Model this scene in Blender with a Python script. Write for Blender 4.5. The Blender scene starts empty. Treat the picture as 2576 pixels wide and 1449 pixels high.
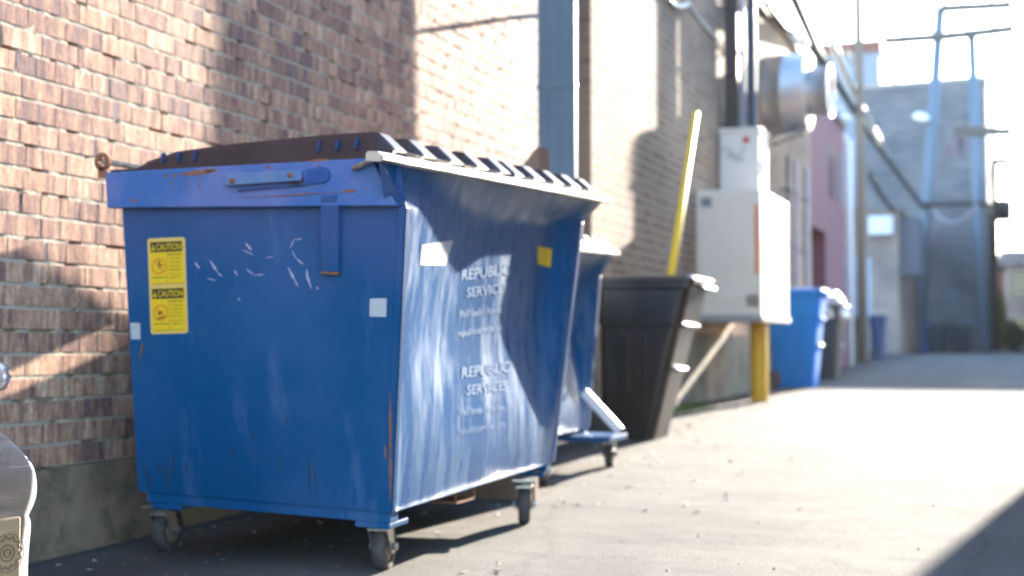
import bpy, math, random
from mathutils import Vector, Matrix, noise
random.seed(7)
R=math.radians
scn=bpy.context.scene
COL=scn.collection
# ------------------------------------------------------------------ camera
F=3400.; CX=1288.; CY=724.5; CAMH=.70
PIT=math.atan(139.5/F); YAW=math.atan(1300*math.cos(PIT)/F)
cd=bpy.data.cameras.new('camera'); cam=bpy.data.objects.new('camera',cd); COL.objects.link(cam)
cam.location=(0,0,CAMH); cam.rotation_euler=(math.pi/2+PIT,0,YAW)
cd.sensor_width=36; cd.lens=F/2576*36; cd.clip_end=3000; cd.clip_start=.05
cd.dof.use_dof=True; cd.dof.focus_distance=2.85; cd.dof.aperture_fstop=2.6; cd.dof.aperture_blades=0
scn.camera=cam
# ------------------------------------------------------------------ sky, sun, exposure
SAZ=R(7.4); SEL=R(15.6)
w=bpy.data.worlds.new('World'); scn.world=w; w.use_nodes=True
nt=w.node_tree; nt.nodes.clear()
sk=nt.nodes.new('ShaderNodeTexSky'); sk.sky_type='NISHITA'; sk.sun_disc=False
sk.sun_elevation=SEL; sk.sun_rotation=SAZ; sk.air_density=1.0; sk.dust_density=.35; sk.ozone_density=2.5
bg=nt.nodes.new('ShaderNodeBackground'); bg.inputs[1].default_value=.15
wo=nt.nodes.new('ShaderNodeOutputWorld')
nt.links.new(sk.outputs[0],bg.inputs[0]); nt.links.new(bg.outputs[0],wo.inputs[0])
sd=bpy.data.lights.new('sun','SUN'); sd.energy=4.8; sd.angle=R(.5); sd.color=(1,.91,.78)
so=bpy.data.objects.new('sun',sd); COL.objects.link(so)
SD=Vector((math.sin(SAZ)*math.cos(SEL),math.cos(SAZ)*math.cos(SEL),math.sin(SEL)))
so.rotation_euler=SD.to_track_quat('Z','Y').to_euler(); so.location=(5,30,20)
scn.view_settings.view_transform='Standard'; scn.view_settings.look='None'
scn.view_settings.exposure=3.05; scn.view_settings.gamma=1
scn.cycles.max_bounces=8; scn.cycles.transparent_max_bounces=12; scn.cycles.use_denoising=True
# ------------------------------------------------------------------ helpers
fh=Vector((-math.sin(YAW),math.cos(YAW),0)); FW=fh*math.cos(PIT)+Vector((0,0,math.sin(PIT)))
RT=Vector((math.cos(YAW),math.sin(YAW),0)); UP=RT.cross(FW); C0=Vector((0,0,CAMH))
def ray(u,v): return FW+RT*((u-CX)/F)-UP*((v-CY)/F)
def atX(u,v,c): r=ray(u,v); return C0+r*(c/r.x)
def atY(u,v,c): r=ray(u,v); return C0+r*(c/r.y)
def atP(u,v,p,n): r=ray(u,v); return C0+r*((p-C0).dot(n)/r.dot(n))
def g(y): # height of the alley surface
    if y<2.3: return 0.
    if y<4.3: return .0155*(y-2.3)**2/4
    if y<29: return .0155*(y-3.3)
    return min(.43,.0155*25.7+.006*(y-29))
MATS={}
def nodes(m):
    m.use_nodes=True; t=m.node_tree; return t,t.nodes['Principled BSDF']
def mat(name,col,rough=.6,metal=0.,spec=.5,noise_amt=0.,nscale=8.,bump=0.,bscale=60.,stretch=(1,1,1),col2=None,coat=0.,rvar=0.,lo=.42,hi=.62,detail=6):
    if name in MATS: return MATS[name]
    m=bpy.data.materials.new(name); MATS[name]=m
    t,b=nodes(m); N=t.nodes; L=t.links
    b.inputs['Base Color'].default_value=(*col,1); b.inputs['Roughness'].default_value=rough
    b.inputs['Metallic'].default_value=metal; b.inputs['Specular IOR Level'].default_value=spec
    b.inputs['Coat Weight'].default_value=coat; b.inputs['Coat Roughness'].default_value=.15
    tc=N.new('ShaderNodeTexCoord'); mp=N.new('ShaderNodeMapping'); mp.inputs['Scale'].default_value=stretch
    L.new(tc.outputs['Object'],mp.inputs[0])
    if noise_amt>0:
        n=N.new('ShaderNodeTexNoise'); n.inputs['Scale'].default_value=nscale; n.inputs['Detail'].default_value=detail; n.inputs['Roughness'].default_value=.65
        L.new(mp.outputs[0],n.inputs[0])
        r=N.new('ShaderNodeValToRGB'); r.color_ramp.elements[0].position=lo; r.color_ramp.elements[1].position=hi
        L.new(n.outputs['Fac'],r.inputs[0])
        mx=N.new('ShaderNodeMix'); mx.data_type='RGBA'
        c2=col2 or tuple(c*.5 for c in col)
        mu=N.new('ShaderNodeMath'); mu.operation='MULTIPLY'; mu.inputs[1].default_value=noise_amt
        L.new(r.outputs[0],mu.inputs[0]); L.new(mu.outputs[0],mx.inputs[0])
        mx.inputs[6].default_value=(*col,1); mx.inputs[7].default_value=(*c2,1)
        L.new(mx.outputs[2],b.inputs['Base Color'])
        if rvar:
            ma=N.new('ShaderNodeMath'); ma.operation='MULTIPLY_ADD'; ma.inputs[1].default_value=rvar; ma.inputs[2].default_value=rough
            L.new(r.outputs[0],ma.inputs[0]); L.new(ma.outputs[0],b.inputs['Roughness'])
    if bump>0:
        n2=N.new('ShaderNodeTexNoise'); n2.inputs['Scale'].default_value=bscale; n2.inputs['Detail'].default_value=5
        L.new(mp.outputs[0],n2.inputs[0]); bp=N.new('ShaderNodeBump'); bp.inputs['Strength'].default_value=1.; bp.inputs['Distance'].default_value=bump
        L.new(n2.outputs['Fac'],bp.inputs['Height']); L.new(bp.outputs[0],b.inputs['Normal'])
    return m
ORG={}
class MB:
    def __init__(s): s.v=[]; s.f=[]; s.m=[]
    def add(s,vs,fs,mi=0):
        k=len(s.v); s.v+= [Vector(p) for p in vs]; s.f+=[tuple(i+k for i in f) for f in fs]; s.m+=[mi]*len(fs); return s
    def hexa(s,p,mi=0): # 4 bottom (ccw from above), 4 top
        return s.add(p,[(3,2,1,0),(4,5,6,7),(0,1,5,4),(1,2,6,5),(2,3,7,6),(3,0,4,7)],mi)
    def box(s,a,b,mi=0):
        x0,y0,z0=[min(a[i],b[i]) for i in range(3)]; x1,y1,z1=[max(a[i],b[i]) for i in range(3)]
        return s.hexa([(x0,y0,z0),(x1,y0,z0),(x1,y1,z0),(x0,y1,z0),(x0,y0,z1),(x1,y0,z1),(x1,y1,z1),(x0,y1,z1)],mi)
    def slab(s,quad,n,t,mi=0): # quad extruded along -n by t
        q=[Vector(p) for p in quad]; n=Vector(n)
        return s.hexa([p-n*t for p in q]+q,mi)
    def tube(s,pts,r,n=10,mi=0,cap=True):
        pts=[Vector(p) for p in pts]; rs=r if isinstance(r,(list,tuple)) else [r]*len(pts)
        k=len(s.v); ref=None
        for i,p in enumerate(pts):
            d=(pts[min(i+1,len(pts)-1)]-pts[max(i-1,0)]).normalized()
            if ref is None: ref=d.orthogonal().normalized()
            ref=(ref-d*ref.dot(d)).normalized(); o=d.cross(ref)
            for j in range(n):
                a=2*math.pi*j/n; s.v.append(p+(ref*math.cos(a)+o*math.sin(a))*rs[i])
        for i in range(len(pts)-1):
            for j in range(n):
                a=k+i*n+j; b=k+i*n+(j+1)%n; s.f.append((a,b,b+n,a+n)); s.m.append(mi)
        if cap:
            s.f.append(tuple(k+j for j in range(n))[::-1]); s.m.append(mi)
            s.f.append(tuple(k+(len(pts)-1)*n+j for j in range(n))); s.m.append(mi)
        return s
    def lathe(s,c,axis,prof,n=32,mi=0): # prof: (offset along axis, radius)
        axis=Vector(axis).normalized(); o=axis.orthogonal().normalized(); q=axis.cross(o); c=Vector(c); k=len(s.v)
        for h,r in prof:
            for j in range(n):
                a=2*math.pi*j/n; s.v.append(c+axis*h+(o*math.cos(a)+q*math.sin(a))*max(r,1e-4))
        for i in range(len(prof)-1):
            for j in range(n):
                a=k+i*n+j; b=k+i*n+(j+1)%n; s.f.append((a,b,b+n,a+n)); s.m.append(mi)
        return s
    def build(s,name,mats,parent=None,origin=None,smooth=False,bevel=0,segs=2):
        if not isinstance(mats,(list,tuple)): mats=[mats]
        o0=ORG[parent.name] if parent else Vector(origin if origin is not None else (0,0,0))
        me=bpy.data.meshes.new(name); me.from_pydata([tuple(p-o0) for p in s.v],[],s.f)
        for m in mats: me.materials.append(m)
        me.polygons.foreach_set('material_index',s.m); me.update()
        o=bpy.data.objects.new(name,me); COL.objects.link(o)
        if smooth: me.polygons.foreach_set('use_smooth',[True]*len(me.polygons))
        if parent: o.parent=parent
        else: o.location=o0
        ORG[o.name]=o0
        if bevel:
            b=o.modifiers.new('bevel','BEVEL'); b.width=bevel; b.segments=segs; b.limit_method='ANGLE'; b.angle_limit=R(40); b.harden_normals=False
        return o
def tag(o,label=None,cat=None,group=None,kind=None):
    if label: o['label']=label
    if cat: o['category']=cat
    if group: o['group']=group
    if kind: o['kind']=kind
    return o
def thing(name,label,cat,loc,group=None):
    o=bpy.data.objects.new(name,None); COL.objects.link(o); o.location=loc; o.empty_display_size=.1
    ORG[o.name]=Vector(loc); return tag(o,label,cat,group)
def text_geo(s,size=1.,bold=False):
    cu=bpy.data.curves.new('t','FONT'); cu.body=s; cu.size=size; cu.align_x='CENTER'; cu.align_y='CENTER'; cu.resolution_u=3
    if bold: cu.offset=.015*size
    o=bpy.data.objects.new('t',cu); COL.objects.link(o); bpy.context.view_layer.update()
    me=bpy.data.meshes.new_from_object(o.evaluated_get(bpy.context.evaluated_depsgraph_get()))
    vs=[v.co.copy() for v in me.vertices]; fs=[tuple(p.vertices) for p in me.polygons]
    bpy.data.objects.remove(o); bpy.data.curves.remove(cu); bpy.data.meshes.remove(me)
    return vs,fs
class Decal: # maps 0..1 sticker coordinates onto a quad standing proud of a surface
    def __init__(s,tl,tr,br,bl,n): s.c=[Vector(p) for p in (tl,tr,br,bl)]; s.n=Vector(n)
    def p(s,x,y,h): # x right, y down
        tl,tr,br,bl=s.c
        return (tl*(1-x)+tr*x)*(1-y)+(bl*(1-x)+br*x)*y+s.n*h
    def rect(s,mb,x0,y0,x1,y1,h,mi): mb.add([s.p(x0,y1,h),s.p(x1,y1,h),s.p(x1,y0,h),s.p(x0,y0,h)],[(0,1,2,3)],mi)
    def poly(s,mb,pts,h,mi): mb.add([s.p(x,y,h) for x,y in pts],[tuple(range(len(pts)))],mi)
    def text(s,mb,t,cx,cy,w,hh,h,mi,bold=False):
        vs,fs=text_geo(t,1.,bold)
        if not vs: return
        xs=[v.x for v in vs]; ys=[v.y for v in vs]; W=max(xs)-min(xs); H=max(ys)-min(ys); mx=(max(xs)+min(xs))/2; my=(max(ys)+min(ys))/2
        mb.add([s.p(cx+(v.x-mx)/W*w, cy-(v.y-my)/H*hh, h) for v in vs],fs,mi)
    def ring(s,mb,cx,cy,rx,ry,wd,h,mi,n=28):
        k=[]
        for i in range(n):
            a=2*math.pi*i/n; k.append(s.p(cx+rx*math.cos(a),cy+ry*math.sin(a),h)); k.append(s.p(cx+(rx-wd)*math.cos(a),cy+(ry-wd*ry/rx)*math.sin(a),h))
        mb.add(k,[(2*i,2*i+1,(2*i+3)%(2*n),(2*i+2)%(2*n)) for i in range(n)],mi)
def brick_mat(name,cols,mortar,bw,bh,rough=.85,bump=.004,mort=.05,stain=None):
    m=bpy.data.materials.new(name); MATS[name]=m; t,b=nodes(m); N=t.nodes; L=t.links
    tc=N.new('ShaderNodeTexCoord'); sp=N.new('ShaderNodeSeparateXYZ'); L.new(tc.outputs['Object'],sp.inputs[0])
    ad=N.new('ShaderNodeMath'); L.new(sp.outputs[0],ad.inputs[0]); L.new(sp.outputs[1],ad.inputs[1])
    cb=N.new('ShaderNodeCombineXYZ'); L.new(ad.outputs[0],cb.inputs[0]); L.new(sp.outputs[2],cb.inputs[1])
    br=N.new('ShaderNodeTexBrick'); L.new(cb.outputs[0],br.inputs[0]); br.inputs['Scale'].default_value=1.
    br.inputs['Brick Width'].default_value=bw; br.inputs['Row Height'].default_value=bh; br.inputs['Mortar Size'].default_value=bh*mort*2; br.inputs['Bias'].default_value=0
    br.inputs['Color1'].default_value=(0,0,0,1); br.inputs['Color2'].default_value=(1,1,1,1); br.inputs['Mortar'].default_value=(.5,.5,.5,1); br.inputs['Mortar Smooth'].default_value=.2
    rp=N.new('ShaderNodeValToRGB'); el=rp.color_ramp.elements
    for i,c in enumerate(cols):
        e=el[i] if i<2 else el.new(.5)
        e.color=(*c,1)
    for i in range(len(cols)): el[i].position=i/(len(cols)-1)
    for i,c in enumerate(cols): el[i].color=(*c,1)
    L.new(br.outputs['Color'],rp.inputs[0])
    mx=N.new('ShaderNodeMix'); mx.data_type='RGBA'; L.new(br.outputs['Fac'],mx.inputs[0]); L.new(rp.outputs[0],mx.inputs[6]); mx.inputs[7].default_value=(*mortar,1)
    n=N.new('ShaderNodeTexNoise'); n.inputs['Scale'].default_value=.8; n.inputs['Detail'].default_value=8; L.new(tc.outputs['Object'],n.inputs[0])
    r2=N.new('ShaderNodeValToRGB'); r2.color_ramp.elements[0].position=.35; r2.color_ramp.elements[1].position=.7
    r2.color_ramp.elements[0].color=(.65,.65,.66,1); r2.color_ramp.elements[1].color=(1.15,1.1,1.05,1); L.new(n.outputs['Fac'],r2.inputs[0])
    m2=N.new('ShaderNodeMix'); m2.data_type='RGBA'; m2.blend_type='MULTIPLY'; m2.inputs[0].default_value=1
    L.new(mx.outputs[2],m2.inputs[6]); L.new(r2.outputs[0],m2.inputs[7]); L.new(m2.outputs[2],b.inputs['Base Color'])
    b.inputs['Roughness'].default_value=rough; b.inputs['Specular IOR Level'].default_value=.1
    inv=N.new('ShaderNodeMath'); inv.operation='SUBTRACT'; inv.inputs[0].default_value=1; L.new(br.outputs['Fac'],inv.inputs[1])
    bp=N.new('ShaderNodeBump'); bp.inputs['Distance'].default_value=bump; L.new(inv.outputs[0],bp.inputs['Height']); L.new(bp.outputs[0],b.inputs['Normal'])
    return m
# ------------------------------------------------------------------ ground
def ground_mat():
    m=bpy.data.materials.new('asphalt'); t,b=nodes(m); N=t.nodes; L=t.links
    tc=N.new('ShaderNodeTexCoord')
    def nz(sc,de=6,ro=.6,mp=None):
        n=N.new('ShaderNodeTexNoise'); n.inputs['Scale'].default_value=sc; n.inputs['Detail'].default_value=de; n.inputs['Roughness'].default_value=ro
        L.new(mp or tc.outputs['Object'],n.inputs[0]); return n.outputs['Fac']
    def ramp(f,a,ca,b_,cb):
        r=N.new('ShaderNodeValToRGB'); e=r.color_ramp.elements; e[0].position=a; e[1].position=b_; e[0].color=(*ca,1); e[1].color=(*cb,1); L.new(f,r.inputs[0]); return r.outputs[0]
    def mul(a,c,bl='MULTIPLY',fac=1.):
        x=N.new('ShaderNodeMix'); x.data_type='RGBA'; x.blend_type=bl
        if isinstance(fac,float): x.inputs[0].default_value=fac
        else: L.new(fac,x.inputs[0])
        L.new(a,x.inputs[6]); L.new(c,x.inputs[7]) if not isinstance(c,tuple) else setattr(x.inputs[7],'default_value',(*c,1)); return x.outputs[2]
    base=ramp(nz(.9,5),.3,(.108,.104,.098),.7,(.140,.134,.124))
    fine=ramp(nz(170,3,.7),.35,(.6,.6,.61),.65,(1.35,1.33,1.3))
    c=mul(base,fine)
    v=N.new('ShaderNodeTexVoronoi'); v.inputs['Scale'].default_value=90; L.new(tc.outputs['Object'],v.inputs[0])
    st=ramp(v.outputs['Distance'],.12,(1,1,1),.2,(0,0,0)); 
    n5=ramp(nz(14,4),.55,(0,0,0),.62,(1,1,1)); 
    mm=N.new('ShaderNodeMath'); mm.operation='MULTIPLY'; L.new(st,mm.inputs[0]); L.new(n5,mm.inputs[1])
    c=mul(c,(.16,.155,.15),'MIX',mm.outputs[0])
    # oily grime by the wall side
    sp=N.new('ShaderNodeSeparateXYZ'); L.new(tc.outputs['Object'],sp.inputs[0])
    n3=nz(2.2,6); ma=N.new('ShaderNodeMath'); ma.operation='MULTIPLY_ADD'; L.new(n3,ma.inputs[0]); ma.inputs[1].default_value=1.2; L.new(sp.outputs[0],ma.inputs[2])
    gr=ramp(ma.outputs[0],-1.6,(.55,.52,.50),-.9,(1,1,1))
    r=gr.node; r.color_ramp.elements[0].position=0; r.color_ramp.elements[1].position=1
    mr=N.new('ShaderNodeMapRange'); mr.inputs[1].default_value=-2.3; mr.inputs[2].default_value=-1.5; L.new(ma.outputs[0],mr.inputs[0]); L.new(mr.outputs[0],r.inputs[0])
    c=mul(c,gr)
    smp=N.new('ShaderNodeMapping'); smp.inputs['Scale'].default_value=(2.2,.16,1); L.new(tc.outputs['Object'],smp.inputs[0]); c=mul(c,ramp(nz(1.,5,.6,smp.outputs[0]),.35,(.86,.86,.87),.65,(1.1,1.09,1.07)))
    # hairline cracks
    vc=N.new('ShaderNodeTexVoronoi'); vc.feature='DISTANCE_TO_EDGE'; vc.inputs['Scale'].default_value=.55
    wn=N.new('ShaderNodeTexNoise'); wn.inputs['Scale'].default_value=3; L.new(tc.outputs['Object'],wn.inputs[0])
    wm=N.new('ShaderNodeMix'); wm.data_type='RGBA'; wm.inputs[0].default_value=.18; L.new(tc.outputs['Object'],wm.inputs[6]); L.new(wn.outputs['Color'],wm.inputs[7]); L.new(wm.outputs[2],vc.inputs[0])
    ck=ramp(vc.outputs['Distance'],.003,(.88,.88,.88),.01,(1,1,1)); c=mul(c,ck)
    L.new(c,b.inputs['Base Color']); b.inputs['Roughness'].default_value=1.; b.inputs['Specular IOR Level'].default_value=.08
    bp=N.new('ShaderNodeBump'); bp.inputs['Distance'].default_value=.003; L.new(nz(120,4,.7),bp.inputs['Height'])
    bp2=N.new('ShaderNodeBump'); bp2.inputs['Distance'].default_value=.02; L.new(nz(1.6,3),bp2.inputs['Height']); L.new(bp2.outputs[0],bp.inputs['Normal']); L.new(bp.outputs[0],b.inputs['Normal'])
    return m
def build_ground():
    xs=[-400,-100,-30,-12,-6,-3.2,-2.4,-1.8,-1.2,-.6,0,.6,1.5,3,6,12,30,100,400]
    ys=[-300,-60,-20,-5,0]+[i*.5 for i in range(1,70)]+[36,40,50,80,150,400,1200]
    b=MB(); vs=[(x,y,g(y)) for y in ys for x in xs]; n=len(xs)
    b.add(vs,[(j*n+i,j*n+i+1,(j+1)*n+i+1,(j+1)*n+i) for j in range(len(ys)-1) for i in range(n-1)])
    tag(b.build('ground',ground_mat(),smooth=True),kind='structure')
build_ground()
# ------------------------------------------------------------------ near brick building
WX=-2.97
def wall_bricks():
    m=bpy.data.materials.new('wirecut_brick'); t,b=nodes(m); N=t.nodes; L=t.links
    at=N.new('ShaderNodeAttribute'); at.attribute_name='rnd'
    tc=N.new('ShaderNodeTexCoord'); mp=N.new('ShaderNodeMapping'); mp.inputs['Scale'].default_value=(1,30,5); L.new(tc.outputs['Object'],mp.inputs[0])
    n=N.new('ShaderNodeTexNoise'); n.inputs['Scale'].default_value=1.; n.inputs['Detail'].default_value=5; n.inputs['Roughness'].default_value=.7
    # shift the streaks from brick to brick
    av=N.new('ShaderNodeVectorMath'); L.new(mp.outputs[0],av.inputs[0]); L.new(at.outputs['Color'],av.inputs[1]); 
    sc=N.new('ShaderNodeVectorMath'); sc.operation='SCALE'; sc.inputs['Scale'].default_value=37.; L.new(at.outputs['Color'],sc.inputs[0]); L.new(sc.outputs[0],av.inputs[1]); L.new(av.outputs[0],n.inputs[0])
    ma=N.new('ShaderNodeMath'); ma.operation='MULTIPLY_ADD'; ma.inputs[1].default_value=1.9; L.new(n.outputs['Fac'],ma.inputs[0])
    sb=N.new('ShaderNodeMath'); sb.operation='MULTIPLY_ADD'; sb.inputs[1].default_value=.34; sb.inputs[2].default_value=-.66; L.new(at.outputs['Fac'],sb.inputs[0]); L.new(sb.outputs[0],ma.inputs[2])
    rp=N.new('ShaderNodeValToRGB'); e=rp.color_ramp.elements
    cols=[(.19,.14,.16),(.19,.105,.095),(.29,.16,.12),(.41,.235,.165),(.54,.31,.20),(.60,.41,.29),(.58,.51,.41)]
    while len(e)<len(cols): e.new(.5)
    for i,c in enumerate(cols): e[i].position=.05+.9*i/(len(cols)-1)
    for i,c in enumerate(cols): e[i].color=(*c,1)
    L.new(ma.outputs[0],rp.inputs[0])
    n3=N.new('ShaderNodeTexNoise'); n3.inputs['Scale'].default_value=60; n3.inputs['Detail'].default_value=4; L.new(tc.outputs['Object'],n3.inputs[0])
    r3=N.new('ShaderNodeValToRGB'); r3.color_ramp.elements[0].position=.3; r3.color_ramp.elements[1].position=.7; r3.color_ramp.elements[0].color=(.75,.75,.76,1); r3.color_ramp.elements[1].color=(1.15,1.12,1.1,1); L.new(n3.outputs['Fac'],r3.inputs[0])
    mx=N.new('ShaderNodeMix'); mx.data_type='RGBA'; mx.blend_type='MULTIPLY'; mx.inputs[0].default_value=1; L.new(rp.outputs[0],mx.inputs[6]); L.new(r3.outputs[0],mx.inputs[7])
    L.new(mx.outputs[2],b.inputs['Base Color']); b.inputs['Roughness'].default_value=.8; b.inputs['Specular IOR Level'].default_value=.14
    bp=N.new('ShaderNodeBump'); bp.inputs['Distance'].default_value=.0007; L.new(n.outputs['Fac'],bp.inputs['Height'])
    bp2=N.new('ShaderNodeBump'); bp2.inputs['Distance'].default_value=.0008; L.new(n3.outputs['Fac'],bp2.inputs['Height']); L.new(bp.outputs[0],bp2.inputs['Normal']); L.new(bp2.outputs[0],b.inputs['Normal'])
    return m
def near_building():
    root=thing('brick_building','old brown brick building behind the near blue dumpster, on a concrete footing','building',(-3.3,3.,0))
    mort=mat('mortar',(.42,.35,.27),.95,noise_amt=.5,nscale=25,col2=(.31,.255,.20),bump=.004,bscale=90)
    H=.0737; z0=.298; b=MB(); rnd=[]
    Y0,Y1=-1.2,9.105
    for k in range(62):
        zb=z0+k*H; y=Y0+ (.09 if k%2 else 0)+random.uniform(-.02,.02); fine=True
        hdr = k%6==5
        while y<Y1-.02:
            Lb=(.094 if (hdr or random.random()<.14) else .185)*random.uniform(.97,1.03)
            y1=min(y+Lb,Y1); j=.0045+random.random()*.003; jz=.0060
            a,c=y+j*.5,y1-j*.5; lo,hi=zb+jz,zb+H-jz
            x=WX+random.gauss(0,.0004); tw=random.gauss(0,.0005); ch=.0012
            def q(): return random.uniform(-.0014,.0014)
            back=[(x-.03,a,lo),(x-.03,c,lo),(x-.03,c,hi),(x-.03,a,hi)]
            mid=[(x-ch,a+q(),lo+q()),(x-ch,c+q(),lo+q()),(x-ch,c+q(),hi+q()),(x-ch,a+q(),hi+q())]
            fr=[(x+tw+q()*.3,a+ch+q(),lo+ch+q()*.6),(x-tw+q()*.3,c-ch+q(),lo+ch+q()*.6),(x-tw+q()*.3,c-ch+q(),hi-ch+q()*.6),(x+tw+q()*.3,a+ch+q(),hi-ch+q()*.6)]
            b.add(back+mid+fr,[(8,9,10,11)]+[(4+i,4+(i+1)%4,8+(i+1)%4,8+i) for i in range(4)]+[(i,(i+1)%4,4+(i+1)%4,4+i) for i in range(4)])
            r=random.random(); rnd+=[r]*12; y=y1
    o=b.build('brick_face',wall_bricks(),root)
    a=o.data.attributes.new('rnd','FLOAT','POINT'); a.data.foreach_set('value',rnd)
    # mortar bed: a rippled sheet 5 mm behind the brick faces
    m=MB(); ny,nz=620,300; ys=[Y0+(Y1-Y0)*i/ny for i in range(ny+1)]; zs=[z0+(62*H)*i/nz for i in range(nz+1)]
    vs=[]
    for yy in ys:
        for zz in zs: vs.append((WX-.0022+noise.noise(Vector((yy*22,zz*22,3)))*.0026-(.016 if noise.noise(Vector((yy*14,zz*9,9)))>.30 else 0),yy,zz))
    n=nz+1; m.add(vs,[(i*n+j,(i+1)*n+j,(i+1)*n+j+1,i*n+j+1) for i in range(ny) for j in range(nz)])
    m.build('mortar_bed',mort,root)
    MB().box((-9,-14,0),(WX-.03,Y1,4.87)).build('back_wall',mat('core',(.2,.16,.13),.9),root)
    MB().box((-9.05,-14,4.87),(WX+.03,Y1,4.98)).build('coping',mat('coping',(.35,.33,.3),.8),root)
    # concrete footing with pits
    conc=mat('footing_concrete',(.27,.19,.12),.9,noise_amt=.85,nscale=11,col2=(.13,.095,.065),bump=.006,bscale=35)
    f=MB(); ny,nz=300,20; vs=[]
    for i in range(ny+1):
        yy=-1+10*i/ny
        for j in range(nz+1):
            zz=-.05+(.297+.05)*j/nz; vs.append((WX+.012+noise.noise(Vector((yy*6,zz*9,1)))*.006,yy,zz-.004*noise.noise(Vector((yy*7,0,0)))*(j==nz)))
    n=nz+1; f.add(vs,[(i*n+j,(i+1)*n+j,(i+1)*n+j+1,i*n+j+1) for i in range(ny) for j in range(nz)])
    f.box((WX-.05,-1,.25),(WX+.004,9.1,.294)).build('footing',conc,root)
near_building()
# ------------------------------------------------------------------ second building
BX=-2.87
def building2():
    root=thing('brick_building','pale sunlit brick building carrying the grey electrical cabinets and round exhaust fan','building',(-5,14,g(14)))
    bm=brick_mat('buff_brick',[(.20,.12,.085),(.29,.195,.14),(.33,.24,.175),(.23,.14,.10)],(.38,.32,.25),.2,.0737,bump=.008,rough=.9,mort=.09)
    MB().box((-9,9.11,.0),(BX,19.45,4.62)).build('wall',bm,root)
    MB().box((-9.05,9.10,4.62),(BX+.06,19.48,4.78)).build('coping',mat('tin_coping',(.16,.11,.09),.6),root)
    MB().box((WX-.02,9.085,.3),(BX+.0005,9.108,4.6)).build('brick_return',brick_mat('brown_brick',[(.22,.135,.10),(.30,.19,.14),(.26,.17,.13)],(.28,.22,.17),.2,.0737),root)
    cb=mat('damp_base',(.17,.14,.10),.9,noise_amt=.9,nscale=3.5,col2=(.07,.055,.04),bump=.01,bscale=14)
    MB().box((BX-.02,9.13,.0),(BX+.014,19.43,.78)).build('rendered_base',cb,root)
    # conduits with clamps on the wall
building2()
def purple_building():
    root=thing('painted_building','low purple-painted building with a maroon doorway beyond the fan','building',(-5,22,g(22)))
    pm=mat('purple_paint',(.15,.045,.06),.8,noise_amt=.7,nscale=2.5,col2=(.12,.05,.08),bump=.004,bscale=30)
    z=g(20)
    b=MB(); b.box((-9,19.46,0),(BX-.02,19.62,4.35)); b.box((-9,21.05,0),(BX-.02,23.4,4.35)); b.box((-9,19.62,2.4),(BX-.02,21.05,4.35)); b.box((-9,19.62,0),(BX-.35,21.05,2.4)); b.build('wall',pm,root)
    MB().box((BX-.37,19.66,z),(BX-.34+.01,21.0,2.36)).build('door',mat('maroon',(.13,.035,.04),.5,noise_amt=.5,nscale=4),root)
    for y in (21.5,22.5): MB().box((BX-.07,y,3.0),(BX-.015,y+.5,3.85)).build('window',mat('dark_glass',(.05,.06,.08),.1),root)
    MB().box((-9.05,19.5,4.35),(BX+.03,23.44,4.45)).build('coping',mat('tin_coping',(.16,.11,.09)),root)
    MB().box((-9,26.6,0),(atY(2164,640,26.6).x,28.4,atY(2164,640,26.6).z)).build('blue_annex_wall',mat('pale_blue',(.3,.42,.52),.7,noise_amt=.4,nscale=3),root)
purple_building()
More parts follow.
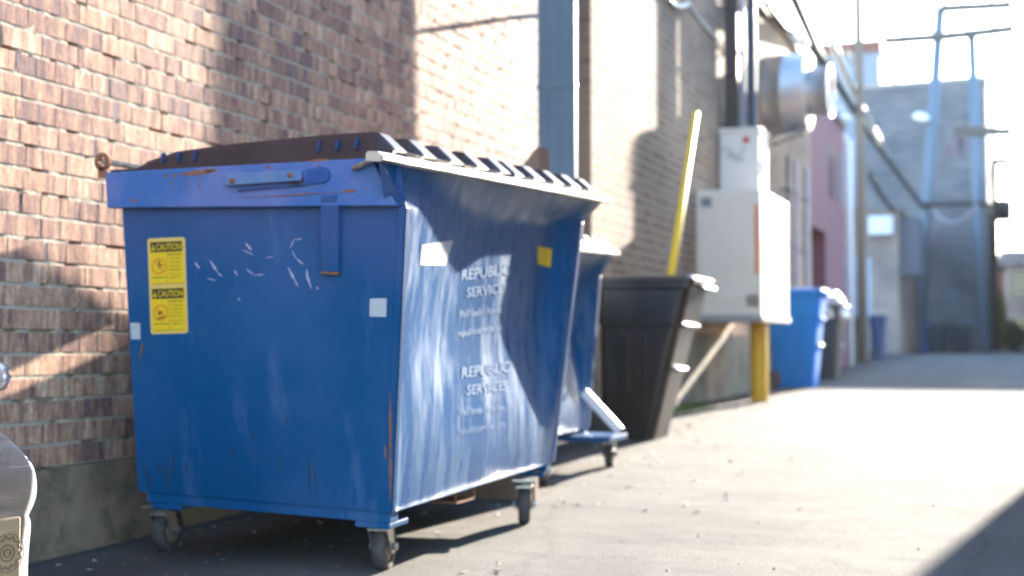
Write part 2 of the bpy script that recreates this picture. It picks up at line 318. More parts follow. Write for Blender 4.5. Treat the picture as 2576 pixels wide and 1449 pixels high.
def far_buildings():
    fb=brick_mat('grey_brick',[(.13,.14,.165),(.20,.19,.21),(.17,.165,.19),(.10,.12,.15)],(.21,.23,.25),.4,.13,bump=.004,mort=.10)
    r=thing('brick_warehouse','tall windowless grey brick warehouse closing the end of the alley','building',(-3,46,.43))
    x1=atY(2485,500,44).x
    zz=atY(2200,212,44).z-.16; zr=atY(2485,188,44).z-.16
    MB().hexa([(-5,44,.4),(x1,44,.4),(x1,58,.4),(-5,58,.4),(-5,44,zz),(x1,44,zr),(x1,58,zr),(-5,58,zz)]).build('wall',fb,r)
    MB().hexa([(-5,43.95,zz+.004),(x1+.03,43.95,zr+.004),(x1+.03,58,zr+.004),(-5,58,zz+.004),(-5,43.95,zz+.14),(x1+.03,43.95,zr+.14),(x1+.03,58,zr+.14),(-5,58,zz+.14)]).build('coping',MATS['coping'],r)
    MB().box((-4.8,43.96,.43),(x1+.02,44.0,1.9)).build('painted_base',mat('grey_paint',(.17,.2,.23),.8,noise_amt=.5,nscale=2),r)
    MB().box((atY(2372,845,43.95).x,43.93,1.95),(atY(2412,840,43.95).x,43.998,2.35)).build('boarded_window',mat('board',(.12,.2,.24),.7),r)
    for i,(u,v) in enumerate([(2400,372),(2435,355),(2340,600)]):
        p=atY(u,v,44); MB().box((p.x-.25,43.96,p.z-.3),(p.x+.25,44.0-.004,p.z+.3)).build('bricked_up_opening',mat('infill',(.2,.16,.19),.8,noise_amt=.6,nscale=3),r)
    r=thing('rooftop_block','tall pale block with a rust-red parapet rising behind the warehouse','building',(-7,62,.43))
    a=atY(2050,200,60); c=atY(2213,100,60)
    MB().box((a.x-4,60,.4),(c.x,70,c.z-.5)).build('wall',mat('pale_stucco',(.24,.28,.33),.8,noise_amt=.5,nscale=1,stretch=(1,1,.3)),r)
    MB().box((a.x-4.1,59.9,c.z-.5),(c.x+.1,70.1,c.z)).build('parapet',mat('rust_red',(.2,.06,.04),.7),r)
    r=thing('brick_annex','small tan brick annex with a white vent box high on its wall','building',(-4.5,38,.43))
    a=atY(2168,540,36); c=atY(2258,535,36)
    MB().box((a.x-3,36,.4),(c.x,43.8,c.z)).build('wall',brick_mat('tan_brick',[(.27,.22,.2),(.34,.27,.23),(.25,.2,.19)],(.33,.3,.28),.22,.08,bump=.003),r)
    MB().box((a.x-3,35.95,c.z),(c.x+.06,43.8,c.z+.14)).build('coping',mat('tin_coping',(.16,.11,.09)),r)
    p=atY(2188,592,35.9); q=atY(2245,545,35.9)
    mb=MB().box((p.x,35.6,p.z),(q.x,35.995,q.z))
    for i in range(4): mb.box((p.x+.03,35.58,p.z+.06+i*.12),(q.x-.03,35.6,p.z+.1+i*.12))
    mb.build('vent_box',mat('white_metal',(.7,.75,.8),.5),r,bevel=.01)
    MB().box((c.x+.01,36.5,c.z-1.6),(c.x+.5,37.5,c.z-.1)).build('awning',mat('dark_tin',(.07,.08,.11),.6),r)
    # right-hand distance
    r=thing('clapboard_house','white clapboard house seen past the right end of the warehouse','house',(1.2,62,.43))
    a=atY(2527,650,60)
    b=MB().box((a.x,60,.4),(9,70,3.95)); 
    for k in range(16): b.box((a.x-.01,59.97,.5+k*.21),(9,60.0,.5+k*.21+.02),1)
    b.build('wall',[mat('white_siding',(.62,.6,.62),.6),mat('siding_shadow_gap',(.4,.4,.43),.7)],r)
    b=MB().add([(a.x-.3,59.6,3.96),(9.4,59.6,3.96),(9.4,70.4,3.96),(a.x-.3,70.4,3.96),(a.x-.3,65,4.9),(9.4,65,4.9)],[(0,1,5,4),(2,3,4,5),(0,4,3),(1,2,5),(0,3,2,1)])
    b.build('roof',mat('shingle',(.12,.1,.1),.8,noise_amt=.5,nscale=5),r)
    for u in (2560,2620):
        for v in (715,830):
            p=atY(u,v,60); o=MB().box((p.x-.45,59.9,p.z-.6),(p.x+.45,59.985,p.z+.6)).build('window',mat('white_metal',()),r)
            MB().box((p.x-.36,59.87,p.z-.5),(p.x+.36,59.9,p.z+.5)).build('pane',mat('dark_glass',()),o)
    r=thing('brick_rowhouse','reddish brick rowhouse between the warehouse and the white house','house',(-1.5,70,.43))
    a=atY(2488,640,66); c=atY(2522,640,66)
    MB().box((a.x,66,.4),(c.x+.6,76,4.3)).build('wall',brick_mat('red_brick',[(.3,.14,.11),(.36,.18,.14)],(.3,.26,.24),.24,.1),r)
    MB().box((a.x-.1,65.9,4.305),(c.x+.7,76.1,4.5)).build('cornice',mat('rust_red',()),r)
    # buildings on the right, outside the picture: they throw the shade that falls on the alley
    r=thing('garage_building','brick garage on the right side, its corner shading the near asphalt','building',(3,9,.0))
    MB().box((1.0,2.5,0),(9,14.4,4.9)).build('wall',brick_mat('unseen_garage_brick',[(.3,.17,.13),(.36,.22,.17),(.25,.15,.12)],(.33,.3,.27),.2,.07),r)
    MB().box((.95,2.4,4.9),(9.05,14.45,5.05)).build('coping',mat('coping',()),r)
    r=thing('brick_flats','brick flats on the right further down the alley','building',(3,50,.43))
    MB().box((.32,36.4,.3),(9,43.8,5.75)).build('unseen_front_block_wall',MATS['unseen_garage_brick'],r)
    MB().box((.32,43.85,.3),(12,75,8.2)).build('wall',MATS['unseen_garage_brick'],r)
    MB().box((.34,47.5,8.205),(1.3,54,12.6)).build('added_shade_tower',MATS['unseen_garage_brick'],r)  # unseen block added on the roof to shade the purple wall
for k in ('white_metal','dark_glass','rust_red','coping','tin_coping'): pass
mat('coping',(.35,.33,.3),.8); mat('rust_red',(.2,.06,.04),.7); mat('white_metal',(.7,.75,.8),.5); mat('dark_glass',(.05,.06,.08),.1)
far_buildings()
# ------------------------------------------------------------------ blue dumpsters
def paint_blue():
    m=bpy.data.materials.new('blue_paint'); MATS['blue_paint']=m; t,b=nodes(m); N=t.nodes; L=t.links
    tc=N.new('ShaderNodeTexCoord')
    def nz(sc,st=(1,1,1),de=6,ro=.6):
        mp=N.new('ShaderNodeMapping'); mp.inputs['Scale'].default_value=st; L.new(tc.outputs['Object'],mp.inputs[0])
        n=N.new('ShaderNodeTexNoise'); n.inputs['Scale'].default_value=sc; n.inputs['Detail'].default_value=de; n.inputs['Roughness'].default_value=ro; L.new(mp.outputs[0],n.inputs[0]); return n.outputs['Fac']
    def mr(f,a,c,d=0.,e=1.):
        r=N.new('ShaderNodeMapRange'); r.inputs[1].default_value=a; r.inputs[2].default_value=c; r.inputs[3].default_value=d; r.inputs[4].default_value=e; L.new(f,r.inputs[0]); return r.outputs[0]
    def mix(fac,a,c,bl='MIX'):
        x=N.new('ShaderNodeMix'); x.data_type='RGBA'; x.blend_type=bl; L.new(fac,x.inputs[0])
        if isinstance(a,tuple): x.inputs[6].default_value=(*a,1)
        else: L.new(a,x.inputs[6])
        if isinstance(c,tuple): x.inputs[7].default_value=(*c,1)
        else: L.new(c,x.inputs[7])
        return x.outputs[2]
    def mul(a,c):
        x=N.new('ShaderNodeMath'); x.operation='MULTIPLY'; L.new(a,x.inputs[0])
        if isinstance(c,float): x.inputs[1].default_value=c
        else: L.new(c,x.inputs[1])
        return x.outputs[0]
    sheen_noise=mul(mr(nz(2.0,(1,1,.9),7),.47,.64),.50)
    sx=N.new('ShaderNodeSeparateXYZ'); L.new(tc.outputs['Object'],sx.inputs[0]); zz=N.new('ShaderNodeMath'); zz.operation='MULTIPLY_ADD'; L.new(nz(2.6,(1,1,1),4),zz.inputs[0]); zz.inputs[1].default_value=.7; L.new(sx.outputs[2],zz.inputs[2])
    c=mix(mul(mr(zz.outputs[0],1.16,1.46),.42),(.0,.062,.175),(.085,.10,.25)); c=mix(mul(sheen_noise,.35),c,(.08,.15,.33))  # purplish reflected sheen painted into the colour, strongest towards the top
    streak=mul(mr(nz(9,(1,1,.10),6,.7),.56,.72),.16); c=mix(streak,c,(.26,.33,.46))
    rust=mr(nz(7,(1,1,1),8,.7),.71,.76); c=mix(mul(rust,.85),c,(.17,.07,.03))
    L.new(c,b.inputs['Base Color'])
    ro=mr(nz(3,(1,1,.4),5),.35,.65,.30,.46); L.new(ro,b.inputs['Roughness'])
    b.inputs['Specular IOR Level'].default_value=.25
    bp=N.new('ShaderNodeBump'); bp.inputs['Distance'].default_value=.012; L.new(nz(2.2,(1,1,.7),2,.4),bp.inputs['Height'])
    bp2=N.new('ShaderNodeBump'); bp2.inputs['Distance'].default_value=.0006; L.new(nz(50,(1,1,1),4,.7),bp2.inputs['Height']); L.new(bp.outputs[0],bp2.inputs['Normal']); L.new(bp2.outputs[0],b.inputs['Normal'])
    return m
BLUE=paint_blue()
# front panel: same paint, its pale scuffs and sunlit sheen both in the colour
SHEEN_BLUE=mat('sheen_tinted_blue_paint',(.03,.11,.31),.45,spec=.4,noise_amt=.8,nscale=6,col2=(.16,.17,.36),lo=.4,hi=.7,bump=.002,bscale=6)  # side channels: the same reflected sheen painted in as paler purplish noise
FRONT=mat('scuffed_sheen_blue_paint',(.0,.07,.21),.25,spec=.42,noise_amt=.36,nscale=12,stretch=(1,1,.22),col2=(.20,.31,.42),lo=.44,hi=.70,rvar=.24,detail=9)
def sheen_wear_mask(m): # paints sheen and scuffs below the lip, keeps the top band deep blue
    t=m.node_tree; N=t.nodes; L=t.links
    mx=[n for n in N if n.type=='MIX'][0]; src=mx.inputs[0].links[0].from_socket
    tc=N.new('ShaderNodeTexCoord'); sp=N.new('ShaderNodeSeparateXYZ'); L.new(tc.outputs['Object'],sp.inputs[0])
    n=N.new('ShaderNodeTexNoise'); n.inputs['Scale'].default_value=3.5; L.new(tc.outputs['Object'],n.inputs[0])
    a=N.new('ShaderNodeMath'); a.operation='MULTIPLY_ADD'; L.new(n.outputs['Fac'],a.inputs[0]); a.inputs[1].default_value=.35; L.new(sp.outputs[2],a.inputs[2])
    r=N.new('ShaderNodeMapRange'); r.inputs[1].default_value=1.18; r.inputs[2].default_value=1.0; r.inputs[3].default_value=.0; r.inputs[4].default_value=1; L.new(a.outputs[0],r.inputs[0])
    u=N.new('ShaderNodeMath'); u.operation='MULTIPLY'; L.new(src,u.inputs[0]); L.new(r.outputs[0],u.inputs[1]); L.new(u.outputs[0],mx.inputs[0])
sheen_wear_mask(FRONT)
STEEL=mat('worn_steel',(.33,.28,.23),.5,metal=.35,noise_amt=.7,nscale=30,col2=(.16,.09,.055),bump=.001,bscale=120)
LIPM=mat('worn_lip_steel',(.52,.48,.42),.36,metal=.5,noise_amt=.6,nscale=22,col2=(.24,.16,.11),bump=.001,bscale=80,lo=.5,hi=.68)
ZINC=mat('zinc',(.45,.45,.45),.35,metal=.9,noise_amt=.5,nscale=40,col2=(.22,.17,.13))
RUB=mat('grey_rubber',(.045,.04,.042),.75,noise_amt=.6,nscale=60,col2=(.09,.082,.076))
LID=mat('dark_brown_plastic',(.032,.021,.024),.4,spec=.3,noise_amt=.6,nscale=5,col2=(.055,.034,.033),bump=.0015,bscale=20)
RUST=mat('rust',(.25,.10,.04),.9,noise_amt=.8,nscale=40,col2=(.13,.05,.03),bump=.002,bscale=100)
DARK=mat('dark_opening',(.012,.012,.014),.9)
WHITE=mat('white_vinyl',(.42,.43,.45),.6,spec=.2,noise_amt=.5,nscale=40,col2=(.33,.34,.36))
YEL=mat('caution_yellow',(.72,.47,.01),.45,noise_amt=.25,nscale=30,col2=(.6,.4,.03))
YELB=mat('sticker_border',(.62,.42,.12),.5)
BLK=mat('black_print',(.02,.02,.015),.5)
ORG_=mat('orange_print',(.62,.16,.02),.5)
SCR=mat('bare_scratch',(.38,.33,.44),.45)
def lerp(a,b,t): return Vector(a)*(1-t)+Vector(b)*t
def caster(root,c,heading,top,r=.072,wid=.042,lab=None):
    # c ground contact, heading: yaw of rolling direction, top: height of mounting plate
    c=Vector(c); d=Vector((math.cos(heading),math.sin(heading),0)); s=Vector((-d.y,d.x,0)); ax=c+Vector((0,0,r))
    piv=ax-d*.035
    f=MB(); zt=top-c.z-.022
    for k in (-1,1):
        o=s*k*(wid/2+.008)
        quad=[ax+o+d*.018-Vector((0,0,.02)),ax+o-d*.018-Vector((0,0,.02)),piv+o-d*.03+Vector((0,0,zt-r-.02)),piv+o+d*.03+Vector((0,0,zt-r-.02))]
        f.slab([q+s*.0025 for q in quad],s,.005)
    t=c+Vector((0,0,zt-.02))-d*.035
    f.hexa([t-d*.034-s*.032,t+d*.034-s*.032,t+d*.034+s*.032,t-d*.034+s*.032]+[q+Vector((0,0,.006)) for q in (t-d*.034-s*.032,t+d*.034-s*.032,t+d*.034+s*.032,t-d*.034+s*.032)])
    f.lathe(t+Vector((0,0,.006)),(0,0,1),[(0,.03),(.014,.033),(.02,.02)],16)
    p=t+Vector((0,0,.026)); f.hexa([p+d*a*.055+s*b_*.045+Vector((0,0,z)) for z in (0,.007) for a,b_ in ((-1,-1),(1,-1),(1,1),(-1,1))])
    f.lathe(ax-s*(wid/2+.022),s,[(0,.0),(0,.012),(.008,.012),(.008,.007),(wid+.036,.007),(wid+.036,.012),(wid+.044,.012),(wid+.044,0)],8)
    o=f.build('caster',ZINC,root,smooth=False)
    wm=MB().lathe(ax,s,[(-wid/2,r*.62),(-wid/2,r*.93),(-wid*.36,r),(wid*.36,r),(wid/2,r*.93),(wid/2,r*.62)],36)
    wo=wm.build('tyre',RUB,o,smooth=True)
    MB().lathe(ax,s,[(-wid/2+.004,r*.63),(-wid/2+.006,r*.28),(-wid/2-.004,r*.26),(-wid/2-.004,0)],24).lathe(ax,s,[(wid/2-.004,r*.63),(wid/2-.006,r*.28),(wid/2+.004,r*.26),(wid/2+.004,0)],24).build('hub',STEEL,o,smooth=True)
    return o
def bil(n_f,n_r,f_f,f_r,x,y): # x 0 front..1 rear, y 0 near..1 far
    return lerp(lerp(n_f,n_r,x),lerp(f_f,f_r,x),y)
def dumpster(root,bot,mid,top,lip,lidrise=(0,0),split=.5,detail=True,wheels=()):
    bnf,bnr,bff,bfr=[Vector(p) for p in bot]; mnf,mnr,mff,mfr=[Vector(p) for p in mid]; tnf,tnr,tff,tfr=[Vector(p) for p in top]
    # shell: near side, rear, far side; front panel as a dished grid
    b=MB(); t=.006
    b.add([bnf,bnr,mnr,mnf,tnr,tnf],[(0,3,2,1),(3,5,4,2)])
    b.add([bff,bfr,mfr,mff,tfr,tff],[(0,1,2,3),(3,2,4,5)])
    b.add([bnr,bfr,mfr,mnr,tfr,tnr],[(0,1,2,3)[::-1],(3,2,4,5)[::-1]])
    b.add([bnf,bff,bfr,bnr],[(0,1,2,3)])
    inn=lambda p,q: lerp(p,q,.012)
    b.add([inn(bnf,bfr)+Vector((0,0,.02)),inn(bnr,bff)+Vector((0,0,.02)),inn(tnr,tff),inn(tnf,tfr),inn(bff,bnr)+Vector((0,0,.02)),inn(bfr,bnf)+Vector((0,0,.02)),inn(tfr,tnf),inn(tff,tnr)],[(0,1,2,3),(4,7,6,5),(1,5,6,2)])
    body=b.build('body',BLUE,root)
    # front panel
    ln,lf=Vector(lip[0]),Vector(lip[1])
    NX,NZ=36,36; fp=MB(); vs=[]
    for i in range(NX+1):
        y=i/NX
        for j in range(NZ+1):
            z=j/NZ
            if z<.86:
                p=lerp(lerp(bnf,mnf,z/.86),lerp(bff,mff,z/.86),y)
                bul=math.sin(math.pi*y)*math.sin(math.pi*min(1,z/.86))
                sm=lambda t: max(0.,min(1.,t))**2*(3-2*max(0.,min(1.,t)))
                edge=(.5+.5*sm(y/.45))*sm((.975-y)/.10)*(1 if y>0 else .3)
                dep=.012+.062*sm((z-.06)/.50)-.012*sm((z-.7)/.2)
                p=p+Vector((-dep*edge+.006*noise.noise(Vector((y*4,z*3,2)))*edge,0,0))
                # outward-rolled lower edge and dish under the lip
            else:
                s=(z-.86)/.14; a=lerp(mnf,lerp(tnf,ln,.92),s); c=lerp(mff,lerp(tff,lf,.92),s); p=lerp(a,c,y); sm=lambda t: max(0.,min(1.,t))**2*(3-2*max(0.,min(1.,t))); p=p+Vector((-.062*(.5+.5*sm(y/.45))*sm((.975-y)/.10)*(1 if y>0 else .3)*(1-s**1.5),0,0))
            vs.append(p)
    n=NZ+1; fp.add(vs,[(i*n+j,(i+1)*n+j,(i+1)*n+j+1,i*n+j+1) for i in range(NX) for j in range(NZ)])
    front=fp.build('front_panel',[FRONT],root,smooth=True)
    # wing gussets joining the flared top to the side channels
    wg=MB(); wg.add([mnf+Vector((.002,0,0)),lerp(tnf,ln,.92),tnf+Vector((-.035,-.036,0)),mnf+Vector((-.05,-.036,.02))],[(0,1,2,3)]); wg.build('wing_gusset',BLUE,root); wg=MB()
    wg.add([mff+Vector((.002,0,0)),lerp(tff,lf,.92),tff+Vector((-.035,.036,0)),mff+Vector((-.05,.036,.02))],[(3,2,1,0)])
    wg.build('wing_gusset',BLUE,root)
    # corner posts
    for a,c,sg,nm in ((bnf,mnf,-1,1),(bff,mff,1,-1)):
        cp=MB(); w_=.022
        cp.slab([a+Vector((.004,sg*.004,0)),a+Vector((-w_,sg*.004,0)),c+Vector((-w_,sg*.004,0)),c+Vector((.004,sg*.004,0))],(0,sg,0),.006)
        cp.slab([a+Vector((.004,sg*.004,0)),a+Vector((.004,-sg*w_,0)),c+Vector((.004,-sg*w_,0)),c+Vector((.004,sg*.004,0))],(1,0,0),.006)
        cp.build('corner_post',BLUE,root,bevel=.002)
    # side channels under the lids
    for (mf,mr_,tf,tr,sg) in ((mnf,mnr,tnf,tnr,-1),(mff,mfr,tff,tfr,1)):
        o1=Vector((0,sg*.035,0)); e=Vector((-.03,0,0)); k=Vector((-.075,0,0))
        q=[mf+k*.15+o1,mr_+e+o1,tr+e*.3+o1,tf+k+o1]
        cb=MB(); cb.hexa([q[0],q[1],q[1]-o1*1.1,q[0]-o1*1.1,q[3],q[2],q[2]-o1*1.1,q[3]-o1*1.1])
        ch=cb.build('side_channel',SHEEN_BLUE,root,bevel=.004)
        if sg<0: chn=ch; qn=q
    # lip bar along the front
    lb=MB(); a,c=ln,lf; ax=(c-a).normalized(); ox=Vector((1,0,0)); oz=Vector((0,0,1))
    prof=[(-.03,-.012),(.012,-.017),(.025,-.012),(.025,-.004),(.006,.012),(-.024,.014),(-.03,.006)]
    k=len(prof); vs=[]
    for i in range(25):
        p=lerp(a,c,i/24)+Vector((0,0,.002*noise.noise(Vector((i*.7,0,0)))))
        vs+=[p+ox*x+oz*z for x,z in prof]
    lb.add(vs,[(i*k+j,i*k+(j+1)%k,(i+1)*k+(j+1)%k,(i+1)*k+j) for i in range(24) for j in range(k)]+[tuple(range(k))[::-1],tuple(24*k+j for j in range(k))])
    lb.build('lip_bar',LIPM,root)
    # rear hinge rod and ears
    MB().tube([tnr+Vector((-.02,-.03,.035)),tfr+Vector((-.02,.03,.035))],.009,8).build('hinge_rod',STEEL,root,smooth=True)
    for p,sg in ((tnr,-1),(tfr,1)):
        e=MB(); c0=p+Vector((-.02,sg*.03,.034)); e.lathe(c0-Vector((0,.005,0)),(0,1,0),[(0,.014),(0,.028),(.01,.028),(.01,.014),(0,.014)],20)
        e.box(c0+Vector((-.014,-.005,-.05)),c0+Vector((.014,.005,-.02))); e.build('hinge_ear',RUST,root,smooth=False)
    # two ribbed plastic lids
    for li,(y0,y1) in enumerate(((.0,split-.005),(split+.005,1.0))):
        rise=lidrise[li]
        hinge0=lerp(tnr,tfr,y0)+Vector((-.01,0,.010)); hinge1=lerp(tnr,tfr,y1)+Vector((-.01,0,.010))
        fr0=lerp(ln,lf,y0*.90+.05)+Vector((.000,0,.024)); fr1=lerp(ln,lf,y1*.90+.05)+Vector((.000,0,.024))
        if y0==0: hinge0+=Vector((0,-.012,0)); fr0+=Vector((0,.0,0))
        prof=[(0,.0,0),(.10,.004,0),(.13,.022,.9),(.24,.046,1),(.45,.056,1),(.75,.061,1),(.92,.060,1),(.945,.055,1),(.99,.014,1),(1.0,.002,0)]
        NY=110; lm=MB(); vs=[]
        for i in range(NY+1):
            y=(i/NY) if 0<i<NY else (0 if i==0 else 1); ed=min(y,1-y)/.018; edge=max(0.,min(1.,ed-.3)) if ed<1.3 else 1.
            rib=1. if (int(y*9)%2==0) else .3
            ph=(y*9)%1; sm=min(1,min(ph,1-ph)/.12); rib=.3+.7*sm if rib>.8 else .3
            for (x,h,rr) in prof:
                p=lerp(lerp(hinge0,hinge1,y),lerp(fr0,fr1,y),x)
                hh=h*edge*(1 if x<.12 else rib+ (1-rib)*.5*(x<.75))
                p=p+Vector((0,0,hh-(.024 if (i in (0,NY) and x>.05) else 0)))
                if rise:
                    h0=lerp(hinge0,hinge1,y); d=(p-h0)*1.27; ca,sa=math.cos(rise),math.sin(rise); p=h0+Vector((d.x*ca-d.z*sa,d.y,d.x*sa+d.z*ca))
                vs.append(p)
        n=len(prof); lm.add(vs,[(i*n+j,(i)*n+j+1,(i+1)*n+j+1,(i+1)*n+j) for i in range(NY) for j in range(n-1)])
        lo=lm.build('lid',LID,root); s_=lo.modifiers.new('solid','SOLIDIFY'); s_.thickness=.010; s_.offset=-1
        if li==0 and not rise: # moulded slots seen on the near flank of the lid
            for x in (.20,.265,.33,.815,.885,.955):
                sl=MB()
                pb=lerp(hinge0,fr0,x*.90+.02)+Vector((0,.006,.012)); pt=pb+Vector((0,.008,.030))
                sl.hexa([pb+Vector((-.004,-.008,0)),pb+Vector((.004,-.008,0)),pb+Vector((.006,.0,0)),pb+Vector((-.006,0,0)),pt+Vector((-.004,-.008,0)),pt+Vector((.004,-.008,0)),pt+Vector((.006,0,0)),pt+Vector((-.006,0,0))])
                sl.build('moulded_notch',mat('notch',(.005,.03,.10),.5),lo)
    # base frame and casters
    def P(x,y,z): p=bil(bnf,bnr,bff,bfr,x,y); return Vector((p.x,p.y,p.z+z))
    for y0,y1 in ((.005,.045),(.955,.995)):
        fr=MB(); fr.hexa([P(.01,y0,-.034),P(.97,y0,-.034),P(.97,y1,-.034),P(.01,y1,-.034),P(.01,y0,-.001),P(.97,y0,-.001),P(.97,y1,-.001),P(.01,y1,-.001)][0:4]+[P(.01,y0,-.001),P(.97,y0,-.001),P(.97,y1,-.001),P(.01,y1,-.001)])
        for x0,x1 in ((.012,.14),(.83,.95)):
            fr.hexa([P(x0,y0,-.052),P(x1,y0,-.052),P(x1,y1+.05*(1 if y0<.5 else -1),-.052),P(x0,y1+.05*(1 if y0<.5 else -1),-.052),P(x0,y0,-.0341),P(x1,y0,-.0341),P(x1,y1+.05*(1 if y0<.5 else -1),-.0341),P(x0,y1+.05*(1 if y0<.5 else -1),-.0341)])
        fr.build('base_rail',BLUE,root,bevel=.003)
    fb=MB(); a=P(.02,.36,-.045); fb.hexa([a,a+Vector((-.09,0,0)),a+Vector((-.09,.16,0)),a+Vector((0,.16,0)),a+Vector((0,0,.006)),a+Vector((-.09,0,.006)),a+Vector((-.09,.16,.006)),a+Vector((0,.16,.006))])
    fb.box(a,a+Vector((-.006,.006,.043))); fb.box(a+Vector((0,.154,0)),a+Vector((-.006,.16,.043))); fb.build('foot_bracket',RUST,root)
    for c,hd in wheels: caster(root,c,hd,bnf.z-.03 if c[1]<(bnf.y+bff.y)/2 else bff.z-.03)
    return dict(body=body,front=front,chn=chn,q=qn)
d1=thing('dumpster','large blue steel dumpster with two yellow caution notices, nearest the camera','dumpster',(-2.2,4.3,.0),'blue dumpsters along the brick wall')
D1=dict(bot=[(-1.75,3.593,.205),(-2.638,3.593,.234),(-1.75,5.04,.235),(-2.64,5.04,.255)],
        mid=[(-1.635,3.44,1.085),(-2.596,3.44,1.114),(-1.67,5.17,1.185),(-2.62,5.17,1.17)],
        top=[(-1.65,3.43,1.222),(-2.62,3.43,1.222),(-1.66,5.19,1.275),(-2.64,5.19,1.25)],
        lip=[(-1.66,3.30,1.213),(-1.60,5.26,1.285)])
info=dumpster(d1,**D1,wheels=[((-1.86,3.765,.006),R(100),),((-1.785,4.80,.023),R(112)),((-2.70,3.84,.008),R(95)),((-2.55,4.80,.023),R(80))])
# ---- things fixed on the near side of the first dumpster
bnf,bnr=Vector(D1['bot'][0]),Vector(D1['bot'][1]); mnf,mnr=Vector(D1['mid'][0]),Vector(D1['mid'][1])
SN=(bnf-bnr).cross(mnr-bnr).normalized()
if SN.y>0: SN=-SN
def side(u,v): return atP(u,v,bnr,SN)
def sq(*uv): return [side(*p) for p in uv]
def sticker():
    dc=Decal(*sq((371,600),(466,596),(474,838),(380,841)),SN); b=MB()
    # rounded outline
    pts=[]; rx,ry=.075,.03
    for cx,cy,a0 in ((1-rx,ry,-90),(1-rx,1-ry,0),(rx,1-ry,90),(rx,ry,180)):
        for k in range(5): a=R(a0+k*22.5); pts.append((cx+rx*math.cos(a),cy+ry*math.sin(a)))
    dc.poly(b,pts[::-1],.0010,1); 
    dc.rect(b,.06,.035,.94,.48,.0016,0); dc.rect(b,.06,.52,.94,.975,.0016,0)
    for k,(y0,head,lines) in enumerate(((.04,'CAUTION',['DO NOT PLAY','ON OR AROUND','CONTAINER','FOR ANY','PURPOSE']),(.525,'CAUTION',['DO NOT PLACE','CONTAINER ON','SLOPES OR','SOFT GROUND','KEEP LEVEL']))):
        dc.rect(b,.08,y0,.92,y0+.105,.0021,2)
        dc.text(b,head,.565,y0+.053,.66,.068,.0027,0,True)
        dc.poly(b,[(.10,y0+.088),(.155,y0+.018),(.21,y0+.088)][::-1],.0027,0)
        dc.rect(b,.148,y0+.04,.162,y0+.068,.0031,2); dc.rect(b,.148,y0+.074,.162,y0+.082,.0031,2)
        dc.rect(b,.505,y0+.112,.512,y0+.43,.0021,2)
        dc.ring(b,.29,y0+.25,.19,.085,.028,.0025,3)
        c=(.29,y0+.25); dc.poly(b,[(c[0]-.13,c[1]-.055),(c[0]-.11,c[1]-.064),(c[0]+.13,c[1]+.052),(c[0]+.11,c[1]+.062)],.0029,3)
        if k==0: # figure under a falling box
            dc.ring(b,.30,y0+.205,.03,.013,.03,.0023,2,12); dc.poly(b,[(.27,y0+.225),(.33,y0+.222),(.31,y0+.27),(.27,y0+.27)],.0023,2); dc.rect(b,.33,y0+.235,.40,y0+.25,.0023,2)
        else:
            dc.rect(b,.22,y0+.235,.34,y0+.27,.0023,2); dc.poly(b,[(.16,y0+.31),(.42,y0+.285),(.42,y0+.30),(.16,y0+.325)],.0023,2)
        dc.rect(b,.10,y0+.365,.48,y0+.372,.0021,2); dc.rect(b,.10,y0+.432,.92,y0+.436,.0021,2)
        dc.text(b,lines[0],.72,y0+.135,.36,.024,.0022,2,True)
        for i,l in enumerate(lines[1:]): dc.text(b,l,.72,y0+.178+i*.038,.30,.018,.0022,2)
        dc.rect(b,.55,y0+.335,.90,y0+.339,.0021,2); dc.text(b,'KEEP OFF',.72,y0+.37,.24,.02,.0022,2)
    tag(b.build('caution_sticker',[YEL,YELB,BLK,ORG_],d1),'tall yellow double caution notice')
sticker()
for q in (((931,751),(973,750),(972,797),(930,796)),((328,812),(353,812),(354,853),(330,853))):
    dc=Decal(*sq(*q),SN); b=MB(); dc.rect(b,0,0,1,1,.0012,0); b.build('white_patch',WHITE,d1)
# fork-pocket bracket below the channel
def bracket():
    a=side(820,492); b_=side(864,486); c=side(858,683); d=side(816,681); n=SN*.035; n0=SN*.002
    m=MB(); m.hexa([d+n0,c+n0,c+n*.55,d+n*.55,a+n0,b_+n0,b_+n,a+n][0:8]) 
    m.build('vertical_bracket',BLUE,d1,bevel=.003)
    m=MB(); m.slab([d-Vector((0,0,.006))+n*.62,c-Vector((0,0,.006))+n*.62,c+n*.62,d+n*.62],SN,.02); m.build('weld_bead',RUST,d1)
bracket()
# handle plate bolted on the near channel
CY_=info['q'][0].y
def ch(u,v,off=0): return atP(u,v,info['q'][1],SNc)+SNc*off
q=info['q']; SNc=(q[0]-q[1]).cross(q[2]-q[1]).normalized()
if SNc.y>0: SNc=-SNc
def plate(px,off,t,mtl,name,par,bev=.003):
    c=[ch(u,v,off) for u,v in px]; m=MB(); m.slab(c,SNc,t); return m.build(name,mtl,par,bevel=bev)
GB=mat('dull_blue_steel',(.07,.15,.32),.55,noise_amt=.6,nscale=14,col2=(.16,.2,.3))
plate([(577,468),(768,455),(768,428),(577,438)],.026,.010,GB,'handle_plate',info['chn'])
plate([(600,482),(775,467),(776,459),(600,474)],.010,.008,BLUE,'handle_ledge',info['chn'])
for u,v in ((597,455),(742,441)):
    c=ch(u,v,.026); MB().lathe(c-SNc*.004,SNc,[(0,.009),(.009,.008),(.010,0)],10).build('bolt',RUST,info['chn'],smooth=True)
p=ch(750,450,0); MB().lathe(p,SNc,[(0,.018),(.02,.018)],12).build('spacer',RUST,info['chn'])
m=MB(); c0,c1=ch(775,445,.002),ch(815,440,.002)
for c in (c0,c1): pass
